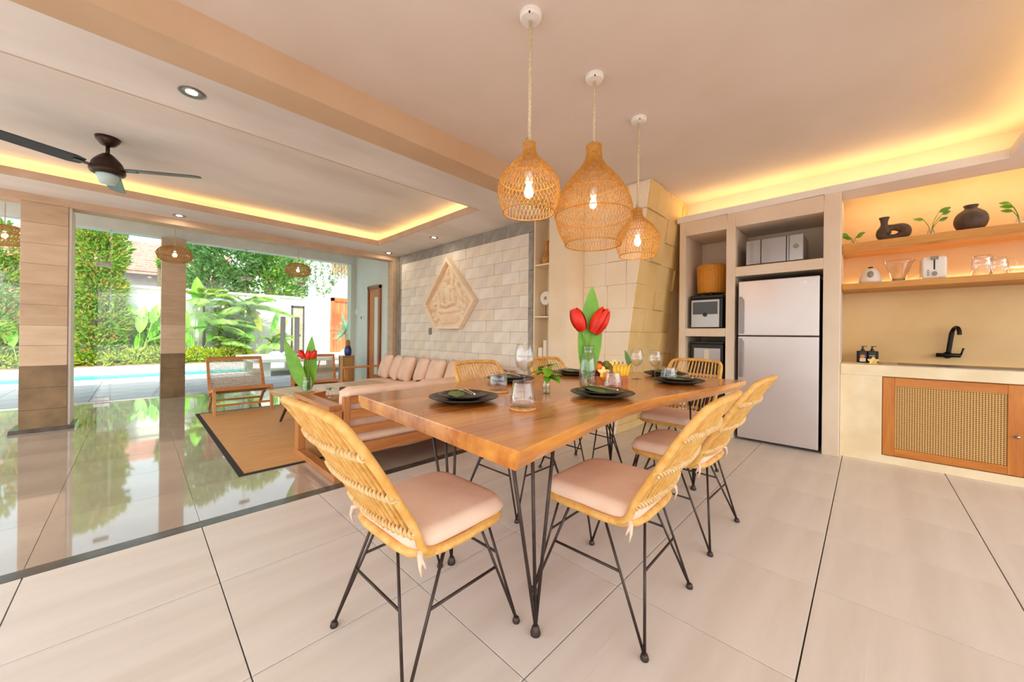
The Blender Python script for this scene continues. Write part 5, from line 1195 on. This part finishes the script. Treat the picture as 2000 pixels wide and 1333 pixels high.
for k in range(7):
    a = 2 * PI * k / 7; MB().tube([(0.025 * math.cos(a), 0.025 * math.sin(a), 0.18), (0.032 * math.cos(a), 0.032 * math.sin(a), 0.27), (0.02 * math.cos(a), 0.02 * math.sin(a), 0.32)], [0.012, 0.016, 0.006], 6).build('tan_stick', mat('tan_stick', 'c08a4a', rough=0.7), t, smooth=True)
p = fx(697, 610, XR); tag(MB().box(-0.014, 0, -0.11, 0.11, -0.055, 0.055).build('sign_plate', mat('sign_white', 'e8ece6', rough=0.4), bevel=0.004, seg=1, loc=(XR - 0.0125, p.y, p.z)), 'pale sign plate on the veranda wall near the glass', 'sign')
p = fx(709, 621, XR); t = thing('light_switch', 'grey double switch beside the veranda door', 'switch', (XR - 0.0125, p.y, p.z), 0)
MB().box(-0.01, 0, -0.075, 0.075, -0.045, 0.045).build('plate', mat('switch_white', 'e2e2dc', rough=0.4), t, bevel=0.003, seg=1); MB().box(-0.014, -0.01, 0.0, 0.055, -0.03, 0.03).build('rocker', mat('grey_socket', '77736a', rough=0.4), t); MB().box(-0.014, -0.01, -0.055, -0.02, -0.03, 0.03).build('rocker', mat('switch_white', 'e2e2dc', rough=0.4), t)
# ------------------------------------------------------------------ outside: terrace, pool, garden
M_DECK = mat('terrace_stone', 'a8a4a8', '98949a', rough=0.7, scale=3, detail=6, bump=0.1, bscale=30)
M_COP = mat('pool_coping', 'f1ede6', 'e6e0d6', rough=0.7, scale=4)
M_PWAT = mat('pool_water', '18a3b0', '3cc0c4', rough=0.25, scale=1.4, spec=0.15, bump=0.3, bscale=3.0, bdist=0.03)
M_SOIL = mat('garden_soil', '8d7a57', '6f5f42', rough=0.95, scale=6, bump=0.4, bscale=30)
M_GWALL = mat('garden_wall_white', 'efece6', 'e2ddd5', rough=0.85, scale=2)
struct(MB().box(-40, 40, -30, 45, -0.5, -0.14).build('floor_ground', M_DECK), 'pale ground around the villa')
tr_ = struct(MB().box(-9, 9, YG + 0.1, 11.75, -0.14, -0.02).build('floor_terrace', M_MGR), 'pale stone terrace between the glass and the pool')
for j in range(6):
    for i in range(-4, 8):
        MB().box(-0.5, 0.5, -0.295, 0.295, -0.012, 0.012).build('paving_slab', M_DECK, tr_, bevel=0.004, seg=1, loc=(i * 1.006, YG + 0.4 + j * 0.6, -0.02)) if (i, j) == (-4, 0) else put('paving_slab', bpy.data.meshes['paving_slab'], tr_, (i * 1.006, YG + 0.4 + j * 0.6, -0.02))
pl = thing('swimming_pool', 'turquoise swimming pool with pale stone coping', 'pool', (-2, 13, 0), 0)
MB().box(-6, 4.2, -1.0, 0.9, -0.10, -0.06).build('water', M_PWAT, pl)
for k in range(11):
    MB().box(-6 + k * 0.93, -6 + (k + 1) * 0.93 - 0.006, -1.28, -1.0, -0.14, 0.0).build('coping_stone', M_COP, pl, bevel=0.006, seg=1); MB().box(-6 + k * 0.93, -6 + (k + 1) * 0.93 - 0.006, 0.9, 1.25, -0.14, 0.0).build('coping_stone', M_COP, pl, bevel=0.006, seg=1)
MB().box(4.2, 4.5, -1.28, 1.25, -0.14, 0.0).build('coping_stone', M_COP, pl, bevel=0.006, seg=1)
struct(MB().box(-9, 9, 14.26, 16.35, -0.14, -0.01).build('floor_pool_edge', M_COP), 'sunlit white paving beyond the pool')
struct(MB().box(2.51, 9, 11.75, 14.26, -0.14, -0.01).build('floor_patio', M_COP), 'sunlit white paving beside the pool')
struct(MB().box(-9, 4.2, 16.35, 17.3, -0.14, 0.03).build('floor_bed', M_SOIL), 'planted soil strip along the garden wall')
struct(MB().box(-12, 7.5, 17.3, 17.5, -0.14, 2.5).box(-12, 7.5, 17.25, 17.55, 2.5, 2.58).build('wall_garden', M_GWALL), 'white garden wall with a projecting cap')

LR = random.Random(21)
def leaves(mb, pts, L, w, rg, up=0.4, droop=0.25):
    """one bent four point blade per anchor point; out = outward direction"""
    for (p, out) in pts:
        d = Vector((out[0] + rg.uniform(-0.6, 0.6), out[1] + rg.uniform(-0.6, 0.6), out[2] + up + rg.uniform(-0.6, 0.6))).normalized()
        s = d.cross(Vector((rg.uniform(-1, 1), rg.uniform(-1, 1), rg.uniform(-0.3, 1)))).normalized()
        l = L * rg.uniform(0.7, 1.25); ww = w * rg.uniform(0.8, 1.2); nrm = d.cross(s)
        a = Vector(p); m = a + d * l * 0.45; e = a + d * l - nrm * l * droop
        o = len(mb.v); mb.v += [tuple(a), tuple(m + s * ww / 2 + nrm * ww * 0.1), tuple(e), tuple(m - s * ww / 2 + nrm * ww * 0.1)]
        mb.f += [(o, o + 1, o + 2), (o, o + 2, o + 3)]
def blob(c, r, n, rg, shell=0.55):
    out = []
    for _ in range(n):
        while True:
            d = Vector((rg.uniform(-1, 1), rg.uniform(-1, 1), rg.uniform(-1, 1)))
            if 0.05 < d.length < 1: break
        k = shell + (1 - shell) * rg.random() ** 0.6; u = d.normalized()
        out.append(((c[0] + u.x * r[0] * k, c[1] + u.y * r[1] * k, c[2] + u.z * r[2] * k), (u.x, u.y, u.z)))
    return out
def raw(mb, name, m, parent, kind='stuff'):
    me = bpy.data.meshes.new(name); me.from_pydata(mb.v, [], mb.f); me.materials.append(m)
    return put(name, me, parent, kind=kind)
M_BUSH = leafmat('photinia_leaf', '4a8428', '9cc045', 'efa66a', p=0.58)
M_LIME = leafmat('lime_shrub_leaf', '7fa52c', 'c9cf3e', 'e3c04a', p=0.75)
M_TREE = leafmat('tree_leaf', '4f8a3a', '93bb4c', 'b4c95c', p=0.7)
M_DARKT = leafmat('dark_tree_leaf', '558a4e', '8fb46a')
M_BARK = mat('grey_bark', '8b7a63', '6e5f4b', rough=0.9, scale=20)
M_HELI = mat('heliconia_leaf', '5fae2a', '8cc83c', rough=0.4, scale=3, stretch=(6, 0.6, 1)); M_YELL = mat('yellowing_leaf', 'c9c83c', 'e0cf4c', rough=0.5, scale=6)
M_PALM = mat('palm_leaf', '6f9f3c', 'a5c557', rough=0.45, scale=4)
def bush(loc, blobs, n, L, w, m, label, group=None, trunk=True, cat='shrub', name='shrub'):
    t = thing(name, label, cat, loc, 0, group); mb = MB(); tot = sum(b[1][0] * b[1][1] * b[1][2] for b in blobs)
    for c, r in blobs: leaves(mb, blob(c, r, int(n * (r[0] * r[1] * r[2]) / tot) + 20, LR), L, w, LR)
    raw(mb, 'foliage', m, t)
    if trunk:
        top = max(c[2] for c, r in blobs)
        for k in range(3): MB().tube([(0.05 * (k - 1), 0, 0), (0.12 * (k - 1), 0.04 * k, top * 0.5), (0.2 * (k - 1), 0.0, top)], [0.035, 0.025, 0.01], 6).build('stem', M_BARK, t)
    return t
bush((-0.82, 16.75, 0.02), [((0, 0, 0.55), (0.62, 0.4, 0.6)), ((0.05, 0, 1.35), (0.66, 0.42, 0.75)), ((0, 0, 2.3), (0.6, 0.42, 0.8)), ((-0.05, 0, 3.3), (0.62, 0.42, 0.85)), ((0.0, 0.05, 4.1), (0.5, 0.4, 0.6))], 11000, 0.13, 0.05, M_BUSH, 'tall photinia shrub with orange tips seen right of the wide column')
bush((-2.75, 16.75, 0.02), [((0, 0, 0.55), (0.5, 0.4, 0.6)), ((0.05, 0, 1.35), (0.58, 0.42, 0.75)), ((0.1, 0, 2.3), (0.6, 0.42, 0.8)), ((0.0, 0, 3.3), (0.5, 0.42, 0.8))], 6500, 0.13, 0.05, M_BUSH, 'tall photinia shrub with orange tips at the left edge of the picture')
lows = [(-2.5, 0.36), (-2.05, 0.34), (-1.5, 0.4), (-1.0, 0.36), (-0.5, 0.4), (0.0, 0.44), (0.45, 0.5), (0.95, 0.42), (1.4, 0.46), (1.85, 0.40), (2.3, 0.46), (2.75, 0.36)]
names_ = ['low lime green shrub at the far left under the tall photinia', 'low lime green shrub left of the wide column', 'low lime green shrub hidden partly by the wide column', 'low lime green shrub under the tall photinia right of the wide column', 'low lime green shrub at the right foot of the tall photinia', 'low lime green shrub under the big heliconia leaves', 'low lime green shrub left of the slim column', 'low lime green shrub right of the slim column', 'low lime green shrub with yellow tips behind the left lounge chair', 'low lime green shrub under the palms', 'low lime green shrub at the foot of the rightmost palm', 'low lime green shrub next to the stone platform']
for (x_, h_), lb in zip(lows, names_): bush((x_, 16.6 + 0.1 * math.sin(x_ * 5), 0.02), [((0, 0, h_ * 0.5), (0.30, 0.26, h_ * 0.6))], 420, 0.12, 0.055, M_LIME, lb, 'low shrubs along the garden bed', False)
def heliconia(loc, specs, label):
    t = thing('heliconia', label, 'plant', loc, 0, 'heliconia plants by the garden wall')
    for (dx, h, L, w, lean, rz, m) in specs:
        tip = (dx + lean * h * 0.25, 0.0, h)
        MB().tube(smooth_line([(dx * 0.4, 0, 0), (dx * 0.8, 0, h * 0.5), tip], 4), [0.022] * 5 + [0.012] * 4, 6).build('stem', mat('heliconia_stem', '7faa45', '9bbb55', rough=0.5), t, smooth=True)
        leaf_mesh(L, w, 0.12, 12, fold=0.18).xf(T(*tip) @ RY(lean) @ RZ(rz) @ RX(1.35)).build('leaf', m, t, smooth=True)
hh = M_HELI
heliconia((-0.05, 16.7, 0.02), [(-0.15, 0.7, 0.8, 0.26, -0.3, 0.2, hh), (0.1, 1.0, 0.95, 0.3, 0.05, -0.2, hh), (0.25, 0.8, 0.8, 0.26, 0.4, 0.3, hh), (0.0, 0.4, 0.7, 0.24, 0.3, 0.5, hh), (0.3, 1.3, 0.7, 0.25, 0.25, 0.1, hh)], 'heliconia clump with upright leaves next to the tall photinia')
heliconia((0.55, 16.8, 0.02), [(-0.2, 1.6, 0.95, 0.34, -0.9, 0.3, hh), (0.0, 1.0, 0.8, 0.25, 0.1, 0.0, hh), (0.2, 0.7, 0.8, 0.24, 0.35, 0.2, hh)], 'heliconia clump with a big arching leaf left of the slim column')
heliconia((1.35, 16.75, 0.02), [(0.05, 1.9, 1.15, 0.42, 0.12, 0.3, hh), (-0.1, 1.2, 0.9, 0.28, -0.1, 0.4, hh), (0.15, 1.0, 0.95, 0.28, 0.15, -0.3, hh), (0.0, 0.5, 0.8, 0.25, -0.25, 0.2, hh), (0.3, 0.7, 0.6, 0.2, 0.5, 0.1, hh)], 'heliconia clump with the tallest leaf just right of the slim column')
heliconia((-2.2, 16.5, 0.02), [(-0.1, 0.6, 0.9, 0.3, -0.2, 0.1, hh), (0.1, 0.8, 0.8, 0.26, 0.2, 0.2, hh), (0.0, 0.35, 0.7, 0.24, 0.45, 0.0, hh)], 'heliconia clump left of the wide column')
heliconia((3.35, 16.6, 0.02), [(0.0, 1.1, 1.0, 0.22, -0.2, 0.1, M_YELL), (0.2, 1.0, 1.15, 0.22, 0.35, 0.1, hh), (0.3, 0.8, 1.0, 0.22, 0.6, 0.1, M_YELL), (-0.15, 0.7, 0.8, 0.2, -0.5, 0.1, hh)], 'yellow green heliconia clump behind the black posts')
def palm(loc, h, nf, L, m, label, seed):
    rg = random.Random(seed); t = thing('palm', label, 'palm', loc, 0, 'palms in the garden bed')
    MB().tube([(0, 0, 0), (0.03, 0.02, h * 0.5), (0.0, 0, h)], [0.05, 0.035, 0.03], 8).build('trunk', M_BARK, t, smooth=True)
    for k in range(nf):
        a = 2 * PI * k / nf + rg.uniform(-0.3, 0.3); el = rg.uniform(0.25, 1.4); ll = L * rg.uniform(0.8, 1.15) * (0.4 if math.sin(a) > 0.25 else 1.0); mb = MB(); pts = []
        for i in range(9):
            v = i / 8; r = ll * v * math.cos(el) * (1 + 0.25 * v); z = h + ll * v * math.sin(el) - ll * 0.6 * v * v
            pts.append(Vector((r * math.cos(a), r * math.sin(a), z)))
        mb.tube(pts, 0.008, 4)
        sd = Vector((-math.sin(a), math.cos(a), 0))
        for i in range(2, 34):
            v = i / 34; j = min(int(v * 8), 7); p = pts[j].lerp(pts[j + 1], v * 8 - j); d = (pts[j + 1] - pts[j]).normalized()
            for s in (-1, 1):
                l = ll * 0.36 * math.sin(PI * (0.15 + 0.8 * v)); e = p + (sd * s * 0.8 + d * 0.65).normalized() * l + Vector((0, 0, -l * 0.3)); q = d * 0.017
                o = len(mb.v); mid = p.lerp(e, 0.5) + Vector((0, 0, l * 0.08)); mb.v += [tuple(p), tuple(mid + q), tuple(e), tuple(mid - q)]; mb.f += [(o, o + 1, o + 2), (o, o + 2, o + 3)]
        raw(mb, 'frond', m, t, None)
palm((2.0, 16.75, 0.02), 1.2, 15, 1.35, M_PALM, 'feathery palm behind the left lounge chair', 3)
palm((2.85, 16.85, 0.02), 1.9, 17, 1.5, M_PALM, 'tall feathery palm between the lounge chairs', 8)
palm((3.75, 16.7, 0.02), 0.55, 13, 1.1, M_PALM, 'short yellowish palm near the stone platform', 5)
palm((2.4, 16.55, 0.02), 0.5, 13, 1.0, M_PALM, 'low bushy palm in front of the two taller palms', 13)
palm((1.65, 17.0, 0.02), 2.1, 12, 1.2, M_PALM, 'slim feathery palm right of the tallest heliconia leaf', 17)
bush((2.45, 16.85, 0.02), [((0, 0, 0.7), (0.5, 0.22, 0.7)), ((0.2, 0, 1.5), (0.55, 0.22, 0.6)), ((-0.3, 0, 1.3), (0.4, 0.22, 0.6))], 2200, 0.16, 0.045, M_TREE, 'mid height leafy shrub behind the low bushy palm')
bush((0.35, 16.9, 0.02), [((0, 0, 0.6), (0.45, 0.18, 0.6)), ((0.1, 0, 1.2), (0.3, 0.16, 0.5))], 1100, 0.15, 0.045, M_TREE, 'mid height leafy shrub behind the heliconias left of the slim column')
# trees beyond the wall
def tree(loc, h, blobs, n, m, label, L=0.22, w=0.1):
    t = bush(loc, blobs, n, L, w, m, label, 'trees beyond the garden wall', False, 'tree', 'tree')
    MB().tube([(0, 0, 0), (0.1, 0, h * 0.5), (0, 0.05, h)], [0.14, 0.1, 0.04], 8).build('trunk', M_BARK, t, smooth=True)
tree((2.2, 19.6, -0.14), 4.2, [((0, 0, 3.3), (1.0, 0.9, 0.9)), ((0.5, 0, 4.4), (1.1, 0.9, 1.0)), ((-0.3, 0, 5.3), (0.9, 0.8, 0.8))], 3600, M_DARKT, 'dense dark green tree beyond the wall behind the palms')
tree((4.3, 20.0, -0.14), 4.0, [((0, 0, 3.4), (1.2, 0.9, 0.9)), ((0.4, 0, 4.5), (1.0, 0.9, 0.9)), ((-0.5, 0, 5.2), (1.1, 0.9, 0.9))], 3800, M_TREE, 'bright green tree beyond the wall left of the right veranda pendant')
tree((0.6, 21.5, -0.14), 4.6, [((0.9, 0, 4.3), (0.9, 0.8, 0.9)), ((1.3, 0, 5.5), (1.0, 0.9, 0.9))], 2200, M_TREE, 'bright green tree beyond the wall just right of the slim column', 0.2, 0.09)
tree((5.6, 22.5, -0.14), 4.0, [((0, 0, 3.6), (1.0, 0.9, 0.9)), ((0.3, 0, 4.6), (0.8, 0.8, 0.7))], 1800, M_DARKT, 'dark green tree far behind the gate')
tree((-1.2, 20.0, -0.14), 4.6, [((0, 0, 4.2), (1.0, 0.8, 1.0)), ((-0.2, 0, 5.3), (1.2, 0.8, 0.9))], 2600, M_TREE, 'bright green tree beyond the wall above the tall photinia')
# neighbouring house with tiled roof
nh = thing('neighbour_house', 'neighbouring house with pinkish tiled roof beyond the garden wall', 'house', (0.2, 26.0, -0.14), 0)
MB().box(-5, 3.2, 0, 4, 0, 4.4).build('wall', mat('house_wall', 'd9d2cf', 'c6bec0', rough=0.9, scale=1.5), nh)
M_RT = mat('pink_roof_tile', 'd6a89a', 'b98a80', rough=0.8, scale=8)
rt = MB()
for r in range(14):
    y0 = -0.6 + r * 0.17; z0 = 4.15 + r * 0.13
    for k in range(34): rt.box(-5.5 + k * 0.27, -5.5 + k * 0.27 + 0.25, y0 - 0.03, y0 + 0.2, z0 + 0.0, z0 + 0.06 + 0.015 * (k % 2))
rt.build('roof_tiles', M_RT, nh, kind='stuff')
MB().prism([(-0.6, 4.15), (1.8, 6.0), (1.8, 5.85), (-0.6, 4.0)], -5.5, 3.6, 'x').build('roof_deck', M_RT, nh)
for k in range(3): MB().box(-3.6 + k * 2.1, -2.7 + k * 2.1, -0.03, 0.0, 2.6, 3.6).build('window', mat('dark_pane', '5c6068', rough=0.2), nh)
# ---------------------------------------------------------------- patio end: gate wall, timber door, platform
def onY(px, Y): return fy(px, 650, Y).x
bx0, bx1 = onY(569, 17.2), onY(594, 17.2)
t = thing('brick_panel', 'dark framed brick panel with a lamp set in the white garden wall', 'wall panel', ((bx0 + bx1) / 2, 17.25, 0), 0)
w2 = (bx1 - bx0) / 2
M_BRK = [mat('pale_brick_%d' % i, c_, d_, rough=0.85, scale=9) for i, (c_, d_) in enumerate((('e0c4ac', 'd3b399'), ('d9b59a', 'c9a488'), ('e8d3bf', 'dcc3ab')))]
MB().box(-w2, w2, -0.02, 0.0, 0.0, 2.15).build('mortar', M_COP, t)
nbk = 4; bw = (2 * w2 - 0.1) / nbk
for r in range(19):
    for k in range(nbk + (r % 2)):
        a = -w2 + 0.05 + (k - 0.5 * (r % 2)) * bw; b = min(a + bw, w2 - 0.05); a = max(a, -w2 + 0.05)
        if b - a > 0.03: MB().box(a + 0.006, b - 0.006, -0.045, -0.02, 0.03 + r * 0.11, 0.13 + r * 0.11).build('brick', M_BRK[(r * 3 + k * 5) % 3], t)
M_DGF = mat('dark_grey_frame', '4b474c', rough=0.6)
for a, b, c_, d_ in ((-w2, -w2 + 0.05, 0, 2.2), (w2 - 0.05, w2, 0, 2.2), (-w2, w2, 2.12, 2.2)): MB().box(a, b, -0.07, -0.0, c_, d_).build('frame', M_DGF, t)
MB().box(-0.10, 0.10, -0.12, -0.045, 1.0, 1.5).build('wall_lamp', mat('tan_lamp', 'c0a57c', rough=0.6), t)
gx0, gx1 = onY(600, 15.2), onY(647, 15.2)
g = MB(); gw = struct(g.box(gx0, gx1, 15.2, 15.4, 0, 2.45).build('wall_gate', M_GWALL), 'white panelled gate wall left of the orange door')
for z0, z1 in ((0.02, 0.85), (0.87, 1.62), (1.64, 2.4)): MB().box(gx0 + 0.45, gx1 - 0.03, 15.17, 15.2, z0, z1).build('panel', M_GWALL, gw, bevel=0.004, seg=1)
dx0, dx1 = onY(646, 15.0), onY(684, 15.0)
dd = struct(MB().box(dx0, dx0 + 0.1, 14.9, 15.05, 0, 2.45).box(dx1 - 0.1, dx1, 14.9, 15.05, 0, 2.45).box(dx0, dx1, 14.9, 15.05, 2.32, 2.45).build('door_2', wood('orange_frame', 'c8592c', 'dd7a45', axis=2)), 'orange timber garden door')
M_ODR = wood('orange_door', 'd06a3c', 'e38d5b', axis=2)
npn = 5; pw_ = (dx1 - dx0 - 0.2) / npn
for k in range(npn): MB().box(dx0 + 0.1 + k * pw_ + 0.004, dx0 + 0.1 + (k + 1) * pw_ - 0.004, 14.95, 14.99, 0.05, 2.32).build('plank', M_ODR, dd, bevel=0.004, seg=1)
struct(MB().box(dx1, dx1 + 3, 15.0, 15.2, 0, 2.6).build('wall_end', M_GWALL), 'white wall right of the orange garden door')
# thatch eave and hanging vines
th = thing('thatched_eave', 'edge of a straw thatched roof at the top right of the garden glass', 'roof', (5.2, 13.2, 3.2), 0)
mb = MB()
for k in range(420):
    x_ = LR.uniform(-0.55, 1.6); y_ = LR.uniform(-0.3, 0.3); l = LR.uniform(0.5, 0.85); mb.tube([(x_, y_, 0.6), (x_ + LR.uniform(-0.06, 0.06), y_ - 0.08, 0.6 - l)], 0.006, 3, cap=False)
raw(mb, 'straw', mat('straw', 'c3a374', 'a58453', rough=0.9, scale=20), th); MB().box(-0.55, 1.6, -0.3, 0.3, 0.55, 0.65).build('ridge_board', M_BARK, th)
MB().tube([(1.3, 0, -3.2), (1.3, 0, 0.6)], 0.08, 8).build('post', M_BARK, th)
vl = ['leftmost', 'second', 'third', 'fourth', 'fifth', 'sixth', 'seventh']
pg = thing('pergola_beam', 'timber pergola beam carrying the hanging vines', 'beam', (4.6, 13.4, 3.55), 0)
MB().box(-1.2, 1.4, -0.05, 0.05, 0, 0.1).build('beam', M_BARK, pg); MB().tube([(1.35, 0, -3.56), (1.35, 0, 0)], 0.05, 8).build('post', M_BARK, pg)
for k in range(7):
    x_ = 3.62 + k * 0.2; ln = (0.9, 1.35, 0.85, 1.2, 1.25, 1.1, 0.8)[k]
    t = thing('hanging_vine', vl[k] + ' of the seven leafy vines hanging before the white gate', 'vine', (x_, 13.36, 3.56), 0, 'vines hanging before the gate')
    p_ = [(0.05 * math.sin(v * 5 + k), 0.0, -ln * v) for v in [i / 8 for i in range(9)]]
    MB().tube(p_, 0.006, 4).build('stem', M_STEM, t)
    mb = MB(); pts = []
    for i in range(80): 
        v = LR.random(); q = (0.05 * math.sin(v * 5 + k) + LR.uniform(-0.07, 0.07), LR.uniform(-0.06, 0.06), -ln * v); pts.append((q, (LR.uniform(-1, 1), LR.uniform(-1, 1), -0.8)))
    leaves(mb, pts, 0.10, 0.05, LR, 0.0); raw(mb, 'foliage', leafmat('vine_leaf', '6c8a52', 'a3b37c'), t)
# stone platform with towels, posts and lounger
pf = thing('stone_platform', 'low pale stone platform on stubby piers on the patio', 'platform', (3.2, 11.6, -0.01), 0)
MB().box(-1.25, 1.9, -1.25, 1.2, 0.34, 0.43).build('slab', M_COP, pf, bevel=0.01, seg=1)
for a in (-1.0, 0.0, 1.2):
    for b in (-1.05, 0.95): MB().box(a - 0.09, a + 0.09, b - 0.09, b + 0.09, 0.0, 0.34).build('pier', M_COP, pf)
for px_, lb in ((552.5, 'left of the two black posts on the stone platform'), (580, 'right of the two black posts on the stone platform')):
    x_ = onY(px_, 12.4); t = thing('black_post', lb, 'post', (x_, 12.4, 0.42), 0, 'black posts on the platform')
    MB().box(-0.055, 0.055, -0.055, 0.055, 0.02, 1.12).build('shaft', M_DGF, t, bevel=0.004, seg=1); MB().box(-0.09, 0.09, -0.09, 0.09, 0, 0.02).build('base', M_DGF, t)
for dx_, c_, lb in ((-0.18, 'c9cdea', 'crumpled pale blue towel beside the left black post'), (0.12, '9aa2d8', 'crumpled blue towel right of the left black post')):
    x_ = onY(552, 11.8) + dx_; o = slab(0.3, 0.26, 0.09, 10, p=3, q=0.5, puff=0.04).build('towel', mat('towel_' + c_, c_, 'e4e6f4', rough=0.9, scale=12, bump=0.6, bscale=20), smooth=True, loc=(x_, 11.75, 0.42), rot=(0, 0, dx_ * 4)); tag(o, lb, 'towel')
def sun_lounger(loc, rz, label):
    t = thing('sun_lounger', label, 'sun lounger', loc, rz, 'loungers on the patio'); M_LF = mat('lounger_frame', '8f8a92', rough=0.5)
    MB().bar((-0.7, 0, 0.25), (0.3, 0, 0.25), 0.55, 0.03).build('seat', M_GWALL, t); MB().bar((0.3, 0, 0.25), (0.85, 0, 0.62), 0.55, 0.05).build('backrest', M_LF, t)
    for a in (-0.6, 0.25):
        for b in (-0.24, 0.24): MB().bar((a, b, 0), (a + 0.06, b, 0.24), 0.03, 0.03).build('leg', M_LF, t)
    MB().bar((0.85, 0, 0.0), (0.62, 0, 0.46), 0.5, 0.02).build('prop', M_LF, t)
sun_lounger((4.55, 12.9, -0.01), 0.25, 'sun lounger with raised grey backrest in front of the orange door')
def spiky(loc, n, L, m, label, zc, cat='plant'):
    t = thing('yucca', label, cat, loc, 0); rg = random.Random(n)
    if zc > 0.3: MB().tube([(0, 0, 0), (0.04, 0, zc * 0.5), (0, 0, zc)], [0.06, 0.045, 0.05], 8).build('trunk', M_BARK, t, smooth=True)
    for k in range(n):
        a = rg.random() * 2 * PI; el = rg.uniform(-0.7, 1.35); l = L * rg.uniform(0.8, 1.1)
        leaf_mesh(l, 0.05, 0.12, 6, fold=0.3).xf(T(0, 0, zc) @ RZ(a) @ RX(el)).build('leaf', m, t, smooth=True)
M_BLUEG = mat('blue_green_leaf', '4f9a7c', '78b893', rough=0.4, scale=8)
spiky((onY(676, 11.2), 11.2, -0.01), 46, 0.55, M_BLUEG, 'blue green yucca head on a thin trunk by the glass post', 1.15)
spiky((onY(675, 9.3), 9.3, -0.01), 22, 0.42, mat('grey_agave', '8fae8c', 'b4c8a4', rough=0.5, scale=8), 'small grey green agave outside beside the rattan pedestal', 0.15)
